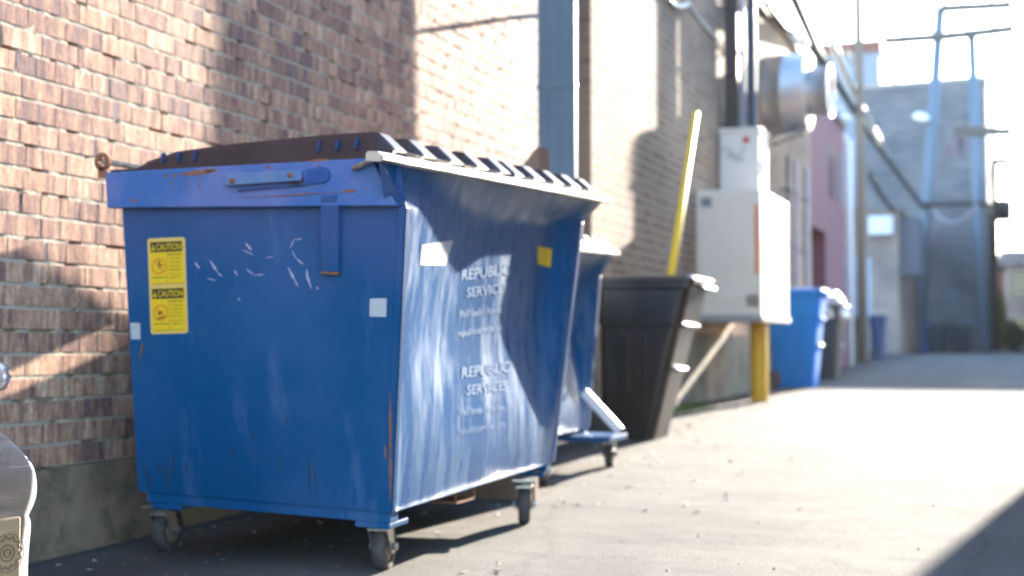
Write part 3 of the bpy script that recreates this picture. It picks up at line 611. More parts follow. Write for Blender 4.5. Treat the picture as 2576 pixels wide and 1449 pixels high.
m.lathe(c1,SNc,[(0,.022),(.004,.021),(.005,0)],20); m.slab([c0+Vector((0,0,-.022)),c1+Vector((0,0,-.022)),c1+Vector((0,0,.022)),c0+Vector((0,0,.022))],SNc,-.004)
m.build('pocket_plate',mat('clean_blue',(.0,.06,.22),.35),info['chn'])
MB().tube([ch(893,424,.012),ch(955,398,.02)],.008,8).build('stop_rod',STEEL,d1,smooth=True)
# rust scabs, drips, scratches: raised flakes and scrapes with their own outline
def blob(m,surf,n,u0,v0,u1,v1,w_,off=.0012,mi=0,seg=10):
    du,dv=u1-u0,v1-v0; L_=math.hypot(du,dv); nx,ny=-dv/L_,du/L_; top=[];bt=[]
    for i in range(seg+1):
        t=i/seg; ww=w_*math.sin(math.pi*min(.97,max(.03,t)))**.7*(.6+.7*random.random())
        top.append(surf(u0+du*t+nx*ww/2,v0+dv*t+ny*ww/2)+n*off); bt.append(surf(u0+du*t-nx*ww/2,v0+dv*t-ny*ww/2)+n*off)
    m.add(top+bt,[(i,i+1,seg+2+i,seg+1+i) for i in range(seg)],mi)
m=MB(); c_=lambda u,v: ch(u,v)
blob(m,c_,SNc,452,440,548,428,13); blob(m,c_,SNc,438,436,444,446,10); blob(m,c_,SNc,412,440,420,446,9); blob(m,c_,SNc,520,431,545,427,8)
for u in (430,470,500): blob(m,c_,SNc,u,445,u+2,480,3)
blob(m,c_,SNc,330,503,345,506,9); blob(m,c_,SNc,770,405,830,401,6); blob(m,c_,SNc,668,420,680,420,7); blob(m,c_,SNc,800,420,806,416,7)
blob(m,c_,SNc,862,481,900,479,6,.0045); blob(m,c_,SNc,600,499,860,482,3,.0045)
m.build('rust_scabs',RUST,info['chn'])
m=MB(); s_=side
for a in ((490,660,503,675,5),(528,654,548,685,5),(548,685,560,696,4),(590,680,598,693,5),(610,628,640,642,3),(617,610,634,630,5),(620,676,640,692,4),(640,692,668,690,3),(520,700,545,706,2.5),(725,672,742,705,6),(742,705,750,720,5),(770,685,784,727,6),(772,676,776,700,4),(735,630,745,650,3),(745,650,765,666,4),(730,625,740,603,3),(740,603,760,600,3),(797,722,801,727,6),(600,750,604,755,5),(665,650,690,644,2)):
    blob(m,s_,SN,*a,.0011)
m.build('paint_scratches',SCR,info['body'])
m=MB(); random.seed(3)
for u,v,l,w_ in ((437,1125,95,6),(417,1160,70,8),(402,1165,30,6),(368,1180,20,10),(375,1195,35,8),(468,1165,12,9),(470,1170,40,3),(638,1090,18,7),(587,1125,22,7),(580,1150,35,5),(592,1180,14,8),(628,1140,18,4),(706,1130,60,4),(722,1045,22,6),(700,1085,16,5),(776,1130,120,6),(560,1180,12,5),(500,1150,10,5),(655,1150,14,4),(795,1200,60,4),(790,1170,40,4),(640,1200,10,5)):
    blob(m,s_,SN,u,v,u+random.uniform(-2,10)*l/90,v+l,w_*.8,.0011)
blob(m,s_,SN,368,855,345,912,7,.0012)
m.build('tar_drips',mat('tar',(.012,.03,.05),.6),info['body'])
m=MB(); blob(m,s_,SN,362,860,350,905,5,.0016); blob(m,s_,SN,984,985,985,1262,7,.006); blob(m,s_,SN,968,1120,972,1160,6); m.build('rust_streak',RUST,info['body'])
# front-panel labels
FNv=Vector((1,0,-.09)).normalized()
def frp(u,v):
    r=ray(u,v); 
    # march to the dished front panel
    me=info['front'].data
    return r
_tri=[]
_v=[v.co+ORG['dumpster'] for v in info['front'].data.vertices]
from mathutils.bvhtree import BVHTree
_bvh=BVHTree.FromPolygons(_v,[tuple(p.vertices) for p in info['front'].data.polygons])
def fsurf(u,v):
    h=_bvh.ray_cast(C0,ray(u,v).normalized()); 
    return h[0] if h[0] else None
class FDecal(Decal):
    """a label that follows the dished front panel"""
    def __init__(s,px,n=(1,0,0)): s.px=px; s.n=Vector(n); s.c=[fsurf(*p) for p in px]
    def p(s,x,y,h):
        q=super().p(x,y,0); hit=_bvh.ray_cast(q+Vector((.3,0,0)),Vector((-1,0,0)))
        return (hit[0] if hit[0] else q)+s.n*h
    def rect(s,mb,x0,y0,x1,y1,h,mi):
        n=8; vs=[s.p(x0+(x1-x0)*i/n,y0+(y1-y0)*j/n,h) for i in range(n+1) for j in range(n+1)]
        mb.add(vs,[(i*(n+1)+j,i*(n+1)+j+1,(i+1)*(n+1)+j+1,(i+1)*(n+1)+j) for i in range(n) for j in range(n)],mi)
VF=mat('faded_vinyl',(.50,.56,.62),.4,noise_amt=.5,nscale=30,col2=(.25,.36,.52),stretch=(1,1,.2))
INK=mat('green_marker',(.05,.12,.07),.6)
b=MB(); dc=FDecal([(1061,616),(1140,604),(1120,668),(1056,667)]); dc.rect(b,0,0,1,1,.0015,0); dc.text(b,'1345',.55,.62,.45,.42,.0024,1); b.build('number_label',[WHITE,INK],info['front'])
b=MB(); dc=FDecal([(1352,618),(1388,626),(1384,672),(1352,664)]); dc.rect(b,0,0,1,1,.0015,0); b.build('yellow_label',[YEL],info['front'])
LOGO=mat('faded_print',(.11,.20,.33),.75,spec=.1,noise_amt=1.,nscale=60,stretch=(1,1,.15),col2=(.03,.12,.28),lo=.4,hi=.55)
def logo(y):
    B=lambda: b.build('company_lettering',LOGO,info['front'])
    b=MB()
    dc=FDecal([(1160,y+8),(1285,y-10),(1278,y+108),(1150,y+122)])
    dc.text(b,'REPUBLIC',.5,.22,.95,.24,.002,0,True); dc.text(b,'SERVICES',.55,.62,.8,.22,.002,0,True); B(); b=MB()
    dc=FDecal([(1155,y+118),(1272,y+108),(1270,y+128),(1152,y+142)]); dc.text(b,"We'll handle it from here.",.5,.5,1,.9,.002,0,True); B(); b=MB()
    dc=FDecal([(1152,y+168),(1270,y+150),(1268,y+176),(1150,y+196)]); dc.text(b,'republicservices.com',.5,.5,1,.9,.002,0,True); B()
logo(660); logo(906)
# edge tape on the near corner
MB().slab([(-1.742,3.575,.86),(-1.70,3.575,.86),(-1.69,3.56,.94),(-1.73,3.56,.94)],(0,-1,0),.002).build('corner_tape',WHITE,d1) if False else None
# ---- second dumpster, mostly hidden behind the first
d2=thing('dumpster','second, smaller blue dumpster with a white tow bar, mostly hidden behind the first','dumpster',(-2.5,6.4,.04),'blue dumpsters along the brick wall')
i2=dumpster(d2,bot=[(-2.22,5.80,.235),(-2.86,5.80,.25),(-2.205,6.92,.25),(-2.86,6.92,.26)],
 mid=[(-2.17,5.72,1.03),(-2.88,5.72,1.05),(-2.155,6.98,1.06),(-2.88,6.98,1.06)],
 top=[(-2.17,5.71,1.13),(-2.885,5.71,1.13),(-2.15,6.99,1.17),(-2.885,6.99,1.17)],
 lip=[(-2.13,5.66,1.15),(-2.095,7.07,1.195)],
 wheels=[((-2.06,6.83,.052),R(100)),((-2.12,5.95,.04),R(95)),((-2.74,5.95,.04),R(90)),((-2.74,6.83,.05),R(90))])
b=MB(); p0=atY(1468,985,6.72); p1=atY(1560,1085,6.72); d=(p1-p0).normalized(); o=d.cross(Vector((0,1,0))).normalized()*.024; y_=Vector((0,.012,0))
b.hexa([p0-o-y_,p1-o-y_,p1-o+y_,p0-o+y_,p0+o-y_,p1+o-y_,p1+o+y_,p0+o+y_]); b.build('tow_bar',mat('white_enamel',(.8,.8,.78),.35,noise_amt=.3,nscale=10),d2,bevel=.006)
b=MB().box((-2.5,6.62,.195),(-2.0,6.95,.225)); b.build('caster_plate',BLUE,d2,bevel=.004)
# guessed brown carton added between the dumpsters, outlined to cast the wall shadow
def carton():
    pr=[(-2.66,.6),(-2.69,1.19),(-2.775,1.21),(-2.765,1.28),(-2.71,1.57),(-2.66,1.58),(-2.58,1.47),(-2.3,1.43),(-2.10,1.40),(-2.05,1.45),(-1.985,1.53),(-1.965,1.55),(-1.955,1.2),(-1.96,.6)]
    y=5.44; b=MB(); n=len(pr); vs=[(x,y+.02*(x+2.7),z) for x,z in pr]+[(x,y+.012+.02*(x+2.7),z) for x,z in pr]
    b.add(vs,[tuple(range(n)),tuple(range(n,2*n))[::-1]]+[(i,(i+1)%n,(i+1)%n+n,i+n) for i in range(n)])
    b.hexa([(-1.962,y+.03,1.2),(-1.95,y+.03,1.2),(-1.94,y+.10,1.2),(-1.952,y+.10,1.2),(-1.972,y+.03,1.55),(-1.96,y+.03,1.55),(-1.945,y+.10,1.545),(-1.957,y+.10,1.545)])
    b.box((-2.62,y-.01,g(y)),(-1.97,y+.03,.62))
    tag(b.build('shadow_carton',mat('shadow_carton_card',(.23,.13,.085),.75,noise_amt=.5,nscale=9,col2=(.16,.09,.06)),origin=(-2.35,y,g(y))),'guessed brown cardboard carton added between the two blue dumpsters, outlined to cast the wall shadow','cardboard')
carton()  # the added carton that casts the wall shadow
# ------------------------------------------------------------------ wall ducts and pipes
DUCT=mat('painted_duct',(.10,.17,.23),.45,metal=.2,noise_amt=.5,nscale=6,col2=(.06,.11,.16),stretch=(1,1,.15))
b=MB(); X0,X1,Y0,Y1=-2.79,-2.545,7.74,7.765
b.box((X0,Y0,.35),(X1,Y1,4.7))
for x in (X0+.07,X0+.14): b.box((x-.004,Y0-.006,.35),(x+.004,Y0+.001,4.7))
for z in (1.1,2.25,3.4): b.box((X0-.004,Y0-.006,z),(X1+.003,Y1+.004,z+.04))
for z in (.6,2.7,4.2): b.box((WX-.02,Y0+.004,z),(X0,Y0+.02,z+.03))
tag(b.build('downspout',DUCT,origin=(-2.67,7.83,g(7.8)),bevel=.004),'wide blue-grey square downspout standing off the brick wall','downspout')
BRN=mat('brown_conduit',(.05,.028,.026),.6,noise_amt=.4,nscale=8); GRY=mat('grey_conduit',(.27,.27,.33),.45,metal=.4); DKB=mat('dark_conduit',(.03,.04,.07),.5)
zt=2.68
b=MB().box((-2.835,13.42,zt-.3),(-2.695,13.52,4.9)); 
for z in (3.4,4.3): b.box((-2.83,13.40,z),(-2.70,13.54,z+.03))
for z in (2.9,4.1): b.box((BX-.01,13.45,z),(-2.80,13.49,z+.03))
tag(b.build('conduit',BRN,origin=(-2.74,13.68,2.4),bevel=.004),'brown boxed conduit rising behind the upper cabinet','conduit','conduits above the grey cabinets')
b=MB().tube([(-2.66,13.50,zt-.3),(-2.66,13.50,4.9)],.026,14)
for z in (2.82,3.62,4.4): b.tube([(-2.66,13.50,z),(-2.66,13.50,z+.05)],.033,14).box((BX-.01,13.51,z),(-2.66,13.53,z+.02))
tag(b.build('conduit',GRY,origin=(-2.66,13.50,2.4),smooth=False),'pale grey round conduit between the brown and the black ones','conduit','conduits above the grey cabinets')
b=MB().tube([(-2.575,13.52,zt-.3),(-2.575,13.52,4.9)],.048,14)
for z in (3.0,4.2): b.box((BX-.01,13.54,z),(-2.585,13.56,z+.02))
tag(b.build('conduit',DKB,origin=(-2.575,13.52,2.4)),'black round conduit, outermost of those above the cabinets','conduit','conduits above the grey cabinets')
for u,yy,r_ in ((1982,16.9,.022),(2003,17.4,.03),(2030,18.2,.035)):
    p=atY(u,600,yy); z0_={1982:1.2,2003:g(17),2030:g(18)}[u]
    b=MB().tube([(p.x,yy,z0_),(p.x,yy,3.05)],r_,12)
    for z in (1.9,2.6): b.box((BX-.01,yy-.02,z),(p.x+.06,yy+.02,z+.03))
    tag(b.build('wall_pipe',GRY if u>1990 else DKB,origin=(p.x,yy,g(yy))),{1982:'thin dark pipe on the pale wall just past the cabinets',2003:'middle grey pipe on the pale wall below the fan',2030:'thick grey pipe on the pale wall furthest along, above the bins'}[u],'pipe','pipes on the pale wall below the fan')
# cable with a drip loop high on the pale wall
b=MB(); pts=[atX(u,v,-2.84) for u,v in ((1668,-60),(1678,-14),(1692,10),(1712,18),(1730,10))]; b.tube(pts,.02,10)
pts2=[atX(u,v,-2.85) for u,v in ((1728,8),(1770,62),(1815,110),(1850,150))]; b.tube(pts2,.012,8)
tag(b.build('service_cable',mat('pale_cable',(.55,.55,.52),.4),origin=(BX+.1,11.2,3.6),smooth=True),'thick pale service cable drooping in a loop against the upper wall','cable')
# ------------------------------------------------------------------ electrical cabinets
CAB=mat('cabinet_paint',(.76,.64,.52),.5,noise_amt=.35,nscale=3,col2=(.64,.53,.43))
CABD=mat('cabinet_seam',(.12,.11,.10),.6)
r=thing('electrical_cabinet','tall beige cabinet with an orange strip, mounted low behind the brown cart','cabinet',(-2.57,12.85,.92),'electrical cabinets on the pale wall')
MB().box((-2.872,12.30,.955),(-2.268,13.80,2.118)).build('housing',CAB,r,bevel=.012)
MB().box((-2.88,12.27,.90),(-2.25,13.82,.955)).build('base_rail',mat('cabinet_rail',(.30,.28,.27),.5),r,bevel=.006)
MB().box((-2.84,12.292,1.10),(-2.285,12.30,2.09)).build('door',CAB,r,bevel=.003)
a=atY(1899,515,12.29); c=atY(1909,690,12.29)
MB().box((a.x,12.283,c.z),(c.x,12.2915,a.z)).build('warning_strip',mat('orange_vinyl',(.75,.17,.03),.4),r)
b=MB(); a=atY(1878,735,12.29); c=atY(1910,768,12.29)
for k in range(6): b.box((a.x,12.284,c.z+k*.018),(c.x,12.291,c.z+k*.018+.008))
b.build('louvre',CABD,r)
MB().box((-2.252,12.62,1.45),(-2.235,12.70,1.75)).build('latch',mat('latch_metal',(.05,.05,.06),.4,metal=.5),r,bevel=.004)
dc=Decal(*[atY(u,v,12.29) for u,v in ((1763,497),(1790,497),(1790,521),(1763,521))],(0,-1,0)); b=MB(); dc.rect(b,0,0,1,1,.002,0); b.build('faded_label',mat('faded_label',(.2,.2,.24),.5),r)
r=thing('meter_box','smaller grey meter box with scribbles and a red sticker, on top of the beige cabinet','meter box',(-2.66,13.5,2.12),'electrical cabinets on the pale wall')
MB().box((-2.862,13.30,2.122),(-2.46,13.75,2.83)).build('housing',mat('meter_grey',(.70,.64,.58),.45,noise_amt=.3,nscale=4,col2=(.58,.53,.48)),r,bevel=.015)
MB().box((-2.868,13.28,2.80),(-2.445,13.77,2.842)).build('rain_hood',mat('meter_grey',()),r,bevel=.005)
a=atY(1868,345,13.29); MB().box((a.x,13.290,a.z-.055),(a.x+.065,13.299,a.z)).build('red_sticker',mat('red_vinyl',(.5,.03,.03),.4),r)
def scribble(par,y,segs,mt):
    b=MB()
    for s in segs: b.tube([atY(u,v,y) for u,v in s],.004,6)
    b.build('marker_scrawl',mt,par)
scribble(r,13.296,[[(1812,378),(1825,372),(1838,378),(1830,388),(1845,392)],[(1835,400),(1845,384),(1855,398),(1868,380),(1876,370)],[(1846,402),(1862,404),(1872,398)]],BLK)
MB().box((-2.459,13.45,2.4),(-2.44,13.52,2.55)).build('hasp',ZINC,r)
# bollard
p=atY(1911,1010,12.85)
b=MB().lathe((p.x,12.85,g(12.85)-.02),(0,0,1),[(0,.082),(.74,.082),(.79,.07),(.82,.04),(.83,0)],28)
tag(b.build('bollard',mat('bollard_yellow',(.85,.43,.008),.5,noise_amt=.2,nscale=7,col2=(.5,.30,.03),stretch=(1,1,.5),lo=.5,hi=.7),origin=(p.x,12.85,g(12.85)),smooth=True),'stout yellow steel bollard in front of the beige cabinet','bollard')
# guy guard / yellow rail leaning behind the cart
a=atY(1750,283,9.6); c=atY(1690,680,9.2); dd=(c-a); c2=c+dd*.62
b=MB(); n_=Vector((1,.1,0)).normalized()
b.tube([a,c2],[.022,.03],10)
tag(b.build('guy_guard',mat('guard_yellow',(.85,.52,.01),.45,noise_amt=.3,nscale=5,col2=(.62,.42,.02)),origin=c2,smooth=True),'long yellow plastic guy-wire guard leaning up behind the brown cart','guy guard')
# ------------------------------------------------------------------ wheeled bins
def cart(name,label,cat,base,w0,w1,d0,d1_,h,m,group,lidm=None,rot=0,dx=0.,bag=False):
    # w0/d0 bottom, w1/d1 top; street side (+x) carries the handle lip and catch bar
    r=thing(name,label,cat,base,group); bx,by,bz=base
    def ring(w_,d,z,sx=0,rr=.05):
        pts=[]
        for cx,cy,a0 in ((1,-1,-90),(1,1,0),(-1,1,90),(-1,-1,180)):
            for k in range(5):
                a=R(a0+22.5*k); pts.append(Vector((bx+sx+cx*(w_/2-rr)+rr*math.cos(a),by+cy*(d/2-rr)+rr*math.sin(a),bz+z)))
        return pts
    b=MB(); lv=[(0,.0,.03),(.03,.0,.05),(.3,.3,.06),(.70,.72,.06),(.735,.76,.06),(.74,.9,.06),(.965,.97,.06),(.975,1.12,.05),(1.0,1.12,.05)]
    rings=[]
    for z,t,rr in lv:
        t_=z if t<1 else 1; ww=w0+(w1-w0)*t_+(.025 if t>=.9 else 0)+(.03 if t>1 else 0); dd_=d0+(d1_-d0)*t_+(.025 if t>=.9 else 0)+(.03 if t>1 else 0)
        rings.append(ring(ww,dd_,z*h,dx*t_,rr))
    vs=[p for q_ in rings for p in q_]; n=20
    b.add(vs,[(i*n+j,i*n+(j+1)%n,(i+1)*n+(j+1)%n,(i+1)*n+j) for i in range(len(rings)-1) for j in range(n)]+[tuple(range(n))[::-1]])
    # moulded panel grooves on the near face
    b.build('tub',m,r,smooth=False,bevel=.004)
    e=MB()
    for s_ in (-1,1):
        x=bx+dx*.5+s_*w0*.16; yb=by-(d0+(d1_-d0)*.3)/2; yt=by-(d0+(d1_-d0)*.68)/2
        e.hexa([(x-.02,yb-.012,bz+h*.3),(x+.02,yb-.012,bz+h*.3),(x+.02,yb+.01,bz+h*.3),(x-.02,yb+.01,bz+h*.3),(x-.03,yt-.012,bz+h*.68),(x+.03,yt-.012,bz+h*.68),(x+.03,yt+.01,bz+h*.68),(x-.03,yt+.01,bz+h*.68)])
    e.build('moulded_rib',m,r,bevel=.006)
    if not bag:
        l=MB(); z=h
        top=[]; 
        prof=[(.0,1.0,.0),(.012,1.03,0),(.035,1.03,0),(.05,.96,0),(.06,.6,0),(.062,.0,0)]
        vs=[]
        for dz,s_,_ in prof:
            for p in ring((w1+.06)*max(s_,.05),(d1_+.06)*max(s_,.05),z+dz,dx,.04*max(s_,.1)): vs.append(p)
        l.add(vs,[(i*n+j,i*n+(j+1)%n,(i+1)*n+(j+1)%n,(i+1)*n+j) for i in range(len(prof)-1) for j in range(n)]+[tuple((len(prof)-1)*n+j for j in range(n))])
        l.build('lid',lidm or m,r,bevel=.003)
    xf=bx+dx+w1/2+.03
    MB().tube([(xf,by-d1_*.38,bz+h*.985),(xf+.035,by-d1_*.36,bz+h*.975),(xf+.035,by+d1_*.36,bz+h*.975),(xf,by+d1_*.38,bz+h*.985)],.014,8).build('handle',m,r,smooth=True)
    xr=bx+dx*.74+(w0+(w1-w0)*.74)/2
    MB().box((xr-.03,by-d1_*.36,bz+h*.715),(xr+.035,by+d1_*.36,bz+h*.745)).build('lifting_lip',m,r,bevel=.008)
    xr=bx+dx*.42+(w0+(w1-w0)*.42)/2
    MB().tube([(xr+.02,by-d0*.4,bz+h*.45),(xr+.02,by+d0*.4,bz+h*.45)],.014,8).build('catch_bar',ZINC,r,smooth=True)
    for s_ in (-1,1):
        o=MB().lathe((bx-w0/2-.0,by+s_*(d0/2+.02),bz+.10),(0,1,0),[(-.025,.0),(-.025,.085),(-.018,.1),(.018,.1),(.025,.085),(.025,0)],24).build('wheel',RUB,r,smooth=True)
    return r
BR=mat('brown_plastic',(.014,.012,.012),.30,noise_amt=.6,nscale=5,col2=(.040,.024,.018),bump=.003,bscale=4,stretch=(1,1,.4))
z=g(8.5)
cart('wheeled_cart','tall dark brown wheeled cart with a closed lid behind the dumpsters','trash cart',(-2.43,8.62,z),.36,.60,.42,.54,1.0,BR,'wheeled carts along the wall',dx=.13)
BB=mat('blue_plastic',(.0,.13,.46),.6,spec=.1,noise_amt=.25,nscale=4,col2=(.0,.13,.48))
cart('wheeled_cart','bright blue wheeled recycling cart just past the yellow bollard','recycling cart',(-2.53,15.85,g(15.8)),.46,.60,.46,.56,1.08,BB,'wheeled carts along the wall',dx=.02)
BK=mat('black_plastic',(.012,.013,.018),.4)
r=cart('wheeled_cart','black wheeled cart overflowing with a shiny liner, beyond the blue recycling cart','trash cart',(-2.58,18.3,g(18.3)),.44,.54,.44,.5,.98,BK,'wheeled carts along the wall',bag=True)
b=MB(); random.seed(5); N1,N2=40,14; vs=[]
for i in range(N1):
    a=2*math.pi*i/N1
    for j in range(N2+1):
        t=j/N2; rad=.30*(math.cos(t*1.45)**.6)+.035*math.sin(a*9+t*4)*(1-t)+.03*noise.noise(Vector((math.cos(a)*3,math.sin(a)*3,t*3)))
        if t<.25: rad+=.03
        zz=g(18.3)+.80+.36*math.sin(t*1.57)+.03*noise.noise(Vector((math.cos(a)*4,math.sin(a)*4,t*4+7)))
        vs.append((-2.56+rad*math.cos(a),18.3+rad*math.sin(a)*.95,zz))
n=N2+1; b.add(vs,[(i*n+j,((i+1)%N1)*n+j,((i+1)%N1)*n+j+1,i*n+j+1) for i in range(N1) for j in range(N2)])
b.build('liner_bag',mat('shiny_liner',(.30,.29,.28),.18,spec=.8),r,smooth=True)
# far dark containers
for k,(u0,u1,lab) in enumerate(((2327,2382,'dark steel container at the foot of the warehouse, left of the pair'),(2392,2441,'dark steel container at the foot of the warehouse, right of the pair'))):
    a=atY(u0,822,43.2); c=atY(u1,822,43.2)
    r=thing('steel_container',lab,'container',((a.x+c.x)/2,43.3,.43),'dark containers at the warehouse')
    MB().hexa([(a.x+.05,43.0,.5),(c.x-.05,43.0,.5),(c.x-.05,43.8,.5),(a.x+.05,43.8,.5),(a.x,42.9,1.2),(c.x,42.9,1.2),(c.x,43.85,1.2),(a.x,43.85,1.2)]).build('tub',mat('navy_steel',(.015,.035,.07),.5),r,bevel=.02)
    MB().box((a.x-.02,42.88,1.205),(c.x+.02,43.87,1.26)).build('lid',BK,r,bevel=.02)
    for x in (a.x+.12,c.x-.12):
        for y in (43.1,43.7): MB().lathe((x,y,.49),(1,0,0),[(-.02,0),(-.02,.06),(.02,.06),(.02,0)],14).build('wheel',RUB,r)
for (u0,u1,v0,v1,yy,lab,mt,ht) in ((2194,2226,792,903,28.3,'narrow navy cart standing past the weathered pole','navy_plastic',.95),(2314,2332,800,884,42.5,'slim bright blue cart at the foot of the leaning pole','vivid_blue',.95),(2132,2160,796,900,25.6,'dark cart partly behind the white downspout','charcoal_plastic',.9)):
    a=atY(u0,v1,yy); c=atY(u1,v0,yy); m_=mat(mt,{'navy_plastic':(.012,.035,.12),'vivid_blue':(.005,.08,.5),'charcoal_plastic':(.015,.02,.03)}[mt],.45)
    cart('wheeled_cart',lab,'trash cart',((a.x+c.x)/2,yy,g(yy)),abs(c.x-a.x)*.8,abs(c.x-a.x),.42,.5,c.z-g(yy)-.06,m_,'wheeled carts far down the alley')
# ------------------------------------------------------------------ exhaust fan drum
r=thing('exhaust_fan','big round stainless exhaust drum jutting from the wall above the bins','exhaust fan',(-2.6,16.1,3.6))
INOX=mat('stainless',(.50,.50,.50),.45,metal=.85,noise_amt=.35,nscale=2.5,col2=(.3,.29,.28),bump=.006,bscale=2)
c=(BX,16.1,3.67)
b=MB().lathe(c,(1,0,0),[(0,.465),(.20,.465),(.205,.472),(.22,.472),(.225,.465),(.475,.465),(.485,.44),(.485,.28)],48); b.build('drum',INOX,r,smooth=True)
b=MB().lathe((BX,16.1,3.665),(1,0,0),[(.485,.285),(.70,.285),(.70,.31),(.74,.31),(.74,.27),(.62,.26),(.62,0)],40); b.build('outlet_collar',INOX,r,smooth=True)
MB().lathe((BX,16.1,3.665),(1,0,0),[(.705,.295),(.743,.315),(.745,.29)],40).build('rim',mat('white_metal',()),r)
for a in (-.25,.25): MB().tube([(BX,16.1+a,3.1),(BX+.4,16.1+a,3.24)],.014,8).build('bracket',DKB,r)
# white downspout past the purple building
b=MB(); zt_=4.25; b.tube([(BX-.28,23.62,zt_),(BX-.04,23.62,zt_),(BX+.03,23.62,zt_-.15),(BX+.03,23.62,g(23.6))],.055,12)
tag(b.build('downspout',mat('white_metal',()),origin=(BX+.03,23.62,g(23.6)),smooth=True),'white round downspout with a bent top at the end of the purple building','downspout')
# wall lamps
for (u,v,yy,lab) in ((2125,297,22.5,'upper bright wall lamp above the purple building'),(2163,378,27.5,'lower bright wall lamp beside the weathered pole')):
    p=atY(u,v,yy); b=MB().lathe(p,(0,0,1),[(.06,.0),(.06,.03),(.02,.07),(-.03,.12),(-.035,.12),(-.03,0)],20); b.tube([p+Vector((0,0,.06)),p+Vector((-.05,0,.2)),p+Vector((-.22,0,.16))],.015,8)
    tag(b.build('wall_lamp',mat('polished_metal',(.85,.85,.83),.25,metal=.3),origin=p,smooth=True),lab,'lamp','wall lamps down the alley')
# ------------------------------------------------------------------ utility poles and wires
def pole(label,u0,v0,u1,v1,yy,r0,mtl,arms=(),extra=()):
    base=atY(u0,v0,yy); base.z=g(yy); top=atY(u1,v1,yy)
    r=thing('utility_pole',label,'utility pole',base,'utility poles down the alley')
    MB().tube([base-Vector((0,0,.1)),lerp(base,top,.5),top],[r0,r0*.9,r0*.75],14).build('shaft',mtl,r,smooth=True)
    for (ua,va,ub,vb) in arms:
        a=atY(ua,va,yy-.15); c=atY(ub,vb,yy-.15); d=(c-a).normalized(); o=Vector((0,0,.12)); y_=Vector((0,.07,0))
        MB().hexa([a-o-y_,c-o-y_,c-o+y_,a-o+y_,a+o-y_,c+o-y_,c+o+y_,a+o+y_]).build('crossarm',WOODD,r)
        for t in (.06,.3,.7,.94):
            p=lerp(a,c,t); MB().lathe(p+Vector((0,0,.05)),(0,0,1),[(0,.03),(.05,.06),(.07,.035),(.11,.055),(.14,.03),(.16,0)],12).build('insulator',mat('porcelain',(.25,.22,.2),.3),r,smooth=True)
    for e in extra:
        kind,u,v=e[:3]; p=atY(u,v,yy-.2)
        if kind=='transformer':
            MB().lathe(p-Vector((0,0,.35)),(0,0,1),[(0,0),(0,.24),(.6,.25),(.66,.2),(.7,.05),(.7,0)],20).build('transformer',mat('transformer_grey',(.12,.14,.16),.5),r,smooth=True)
        if kind=='light':
            q_=atY(e[3],e[4],yy-.8); b=MB().tube([atY(u+60,v+20,yy),p,q_],.03,8); b.build('lamp_arm',ZINC,r)
            b=MB(); b.tube([p,lerp(p,q_,.25),lerp(p,q_,.7),q_],[.05,.13,.15,.05],12); b.build('lamp_head',mat('polished_metal',()),r,smooth=True)
    return r
WOODD=mat('dark_timber',(.10,.085,.075),.8)
WP=mat('weathered_pole',(.20,.155,.11),.85,noise_amt=.7,nscale=6,stretch=(1,1,.08),col2=(.12,.10,.085))
GP=mat('grey_pole',(.13,.18,.24),.7,noise_amt=.5,nscale=6,stretch=(1,1,.06),col2=(.08,.12,.16))
mat('polished_metal',(.85,.85,.83),.25,metal=.3)
pole('straight weathered wooden pole past the purple building, nearest of the poles',2172,903,2157,-60,25.2,.095,WP,extra=())
pole('leaning grey pole with a street light head, left of the two before the warehouse',2305,885,2366,18,42,.20,GP,arms=((2222,103,2400,90),(2366,22,2546,12)),extra=(('light',2300,290,2335,300),))
pole('grey pole bowing left before the right corner of the warehouse',2476,888,2444,85,40.6,.17,GP,arms=((2380,92,2552,72),(2400,328,2545,332)))
pole('thin dark brown pole carrying a transformer beside the white house',2503,884,2501,400,50,.13,WP,arms=((2470,408,2540,405),(2480,510,2540,512)),extra=(('transformer',2527,530),))
random.seed(11)
WIRE=mat('black_wire',(.015,.018,.02),.8); LW=mat('silver_wire',(.5,.5,.5),.35,metal=.7)
def wire(label,pts,r_,mtl,sag=0.,n=24):
    P=[atY(*p) for p in pts]; out=[]
    for i in range(len(P)-1):
        for k in range(n):
            t=k/n; q_=lerp(P[i],P[i+1],t); q_.z-=sag*4*t*(1-t); out.append(q_)
    out.append(P[-1])
    tag(MB().tube(out,r_,7).build('overhead_cable',mtl,origin=P[0],smooth=True),label,'cable','overhead cables along the alley')
wire('thick twisted cable sloping down from the near roofline to the leaning pole',[(1990,-25,15),(2055,125,20),(2180,330,28),(2320,520,41.8)],0.061,WIRE)
wire('bright silver cable running beside the thick twisted one',[(2095,110,21),(2140,215,25),(2235,400,33)],0.057,LW)
wire('short bright length of cable under the silver one',[(2175,330,28),(2230,395,33),(2300,490,40)],0.042,LW)
wire('first thin dark wire fanning off the near roof edge',[(1893,-10,14.5),(1965,80,17.5),(2028,165,21)],0.027,WIRE)
wire('second thin dark wire fanning off the near roof edge',[(1912,-10,14.5),(1985,85,17.5),(2045,175,21)],0.027,WIRE)
wire('third thin dark wire, outermost off the near roof edge',[(1930,-20,14.5),(2000,70,17.5),(2062,165,21)],0.023,WIRE)
wire('fine high wire crossing the white sky toward the tall block',[(2070,-20,18),(2120,110,30),(2170,200,44)],0.023,WIRE)
wire('taut cable between the two grey poles at mid height',[(2320,515,41.8),(2470,512,40.4),(2530,530,49.8)],0.076,WIRE,sag=.0)
wire('slack loop of cable hanging between the two grey poles',[(2335,512,41.8),(2460,514,40.4)],0.057,GRY,sag=.55)
wire('cable drooping from the leaning pole toward the annex',[(2190,440,29),(2250,530,36)],0.057,WIRE,sag=.1)
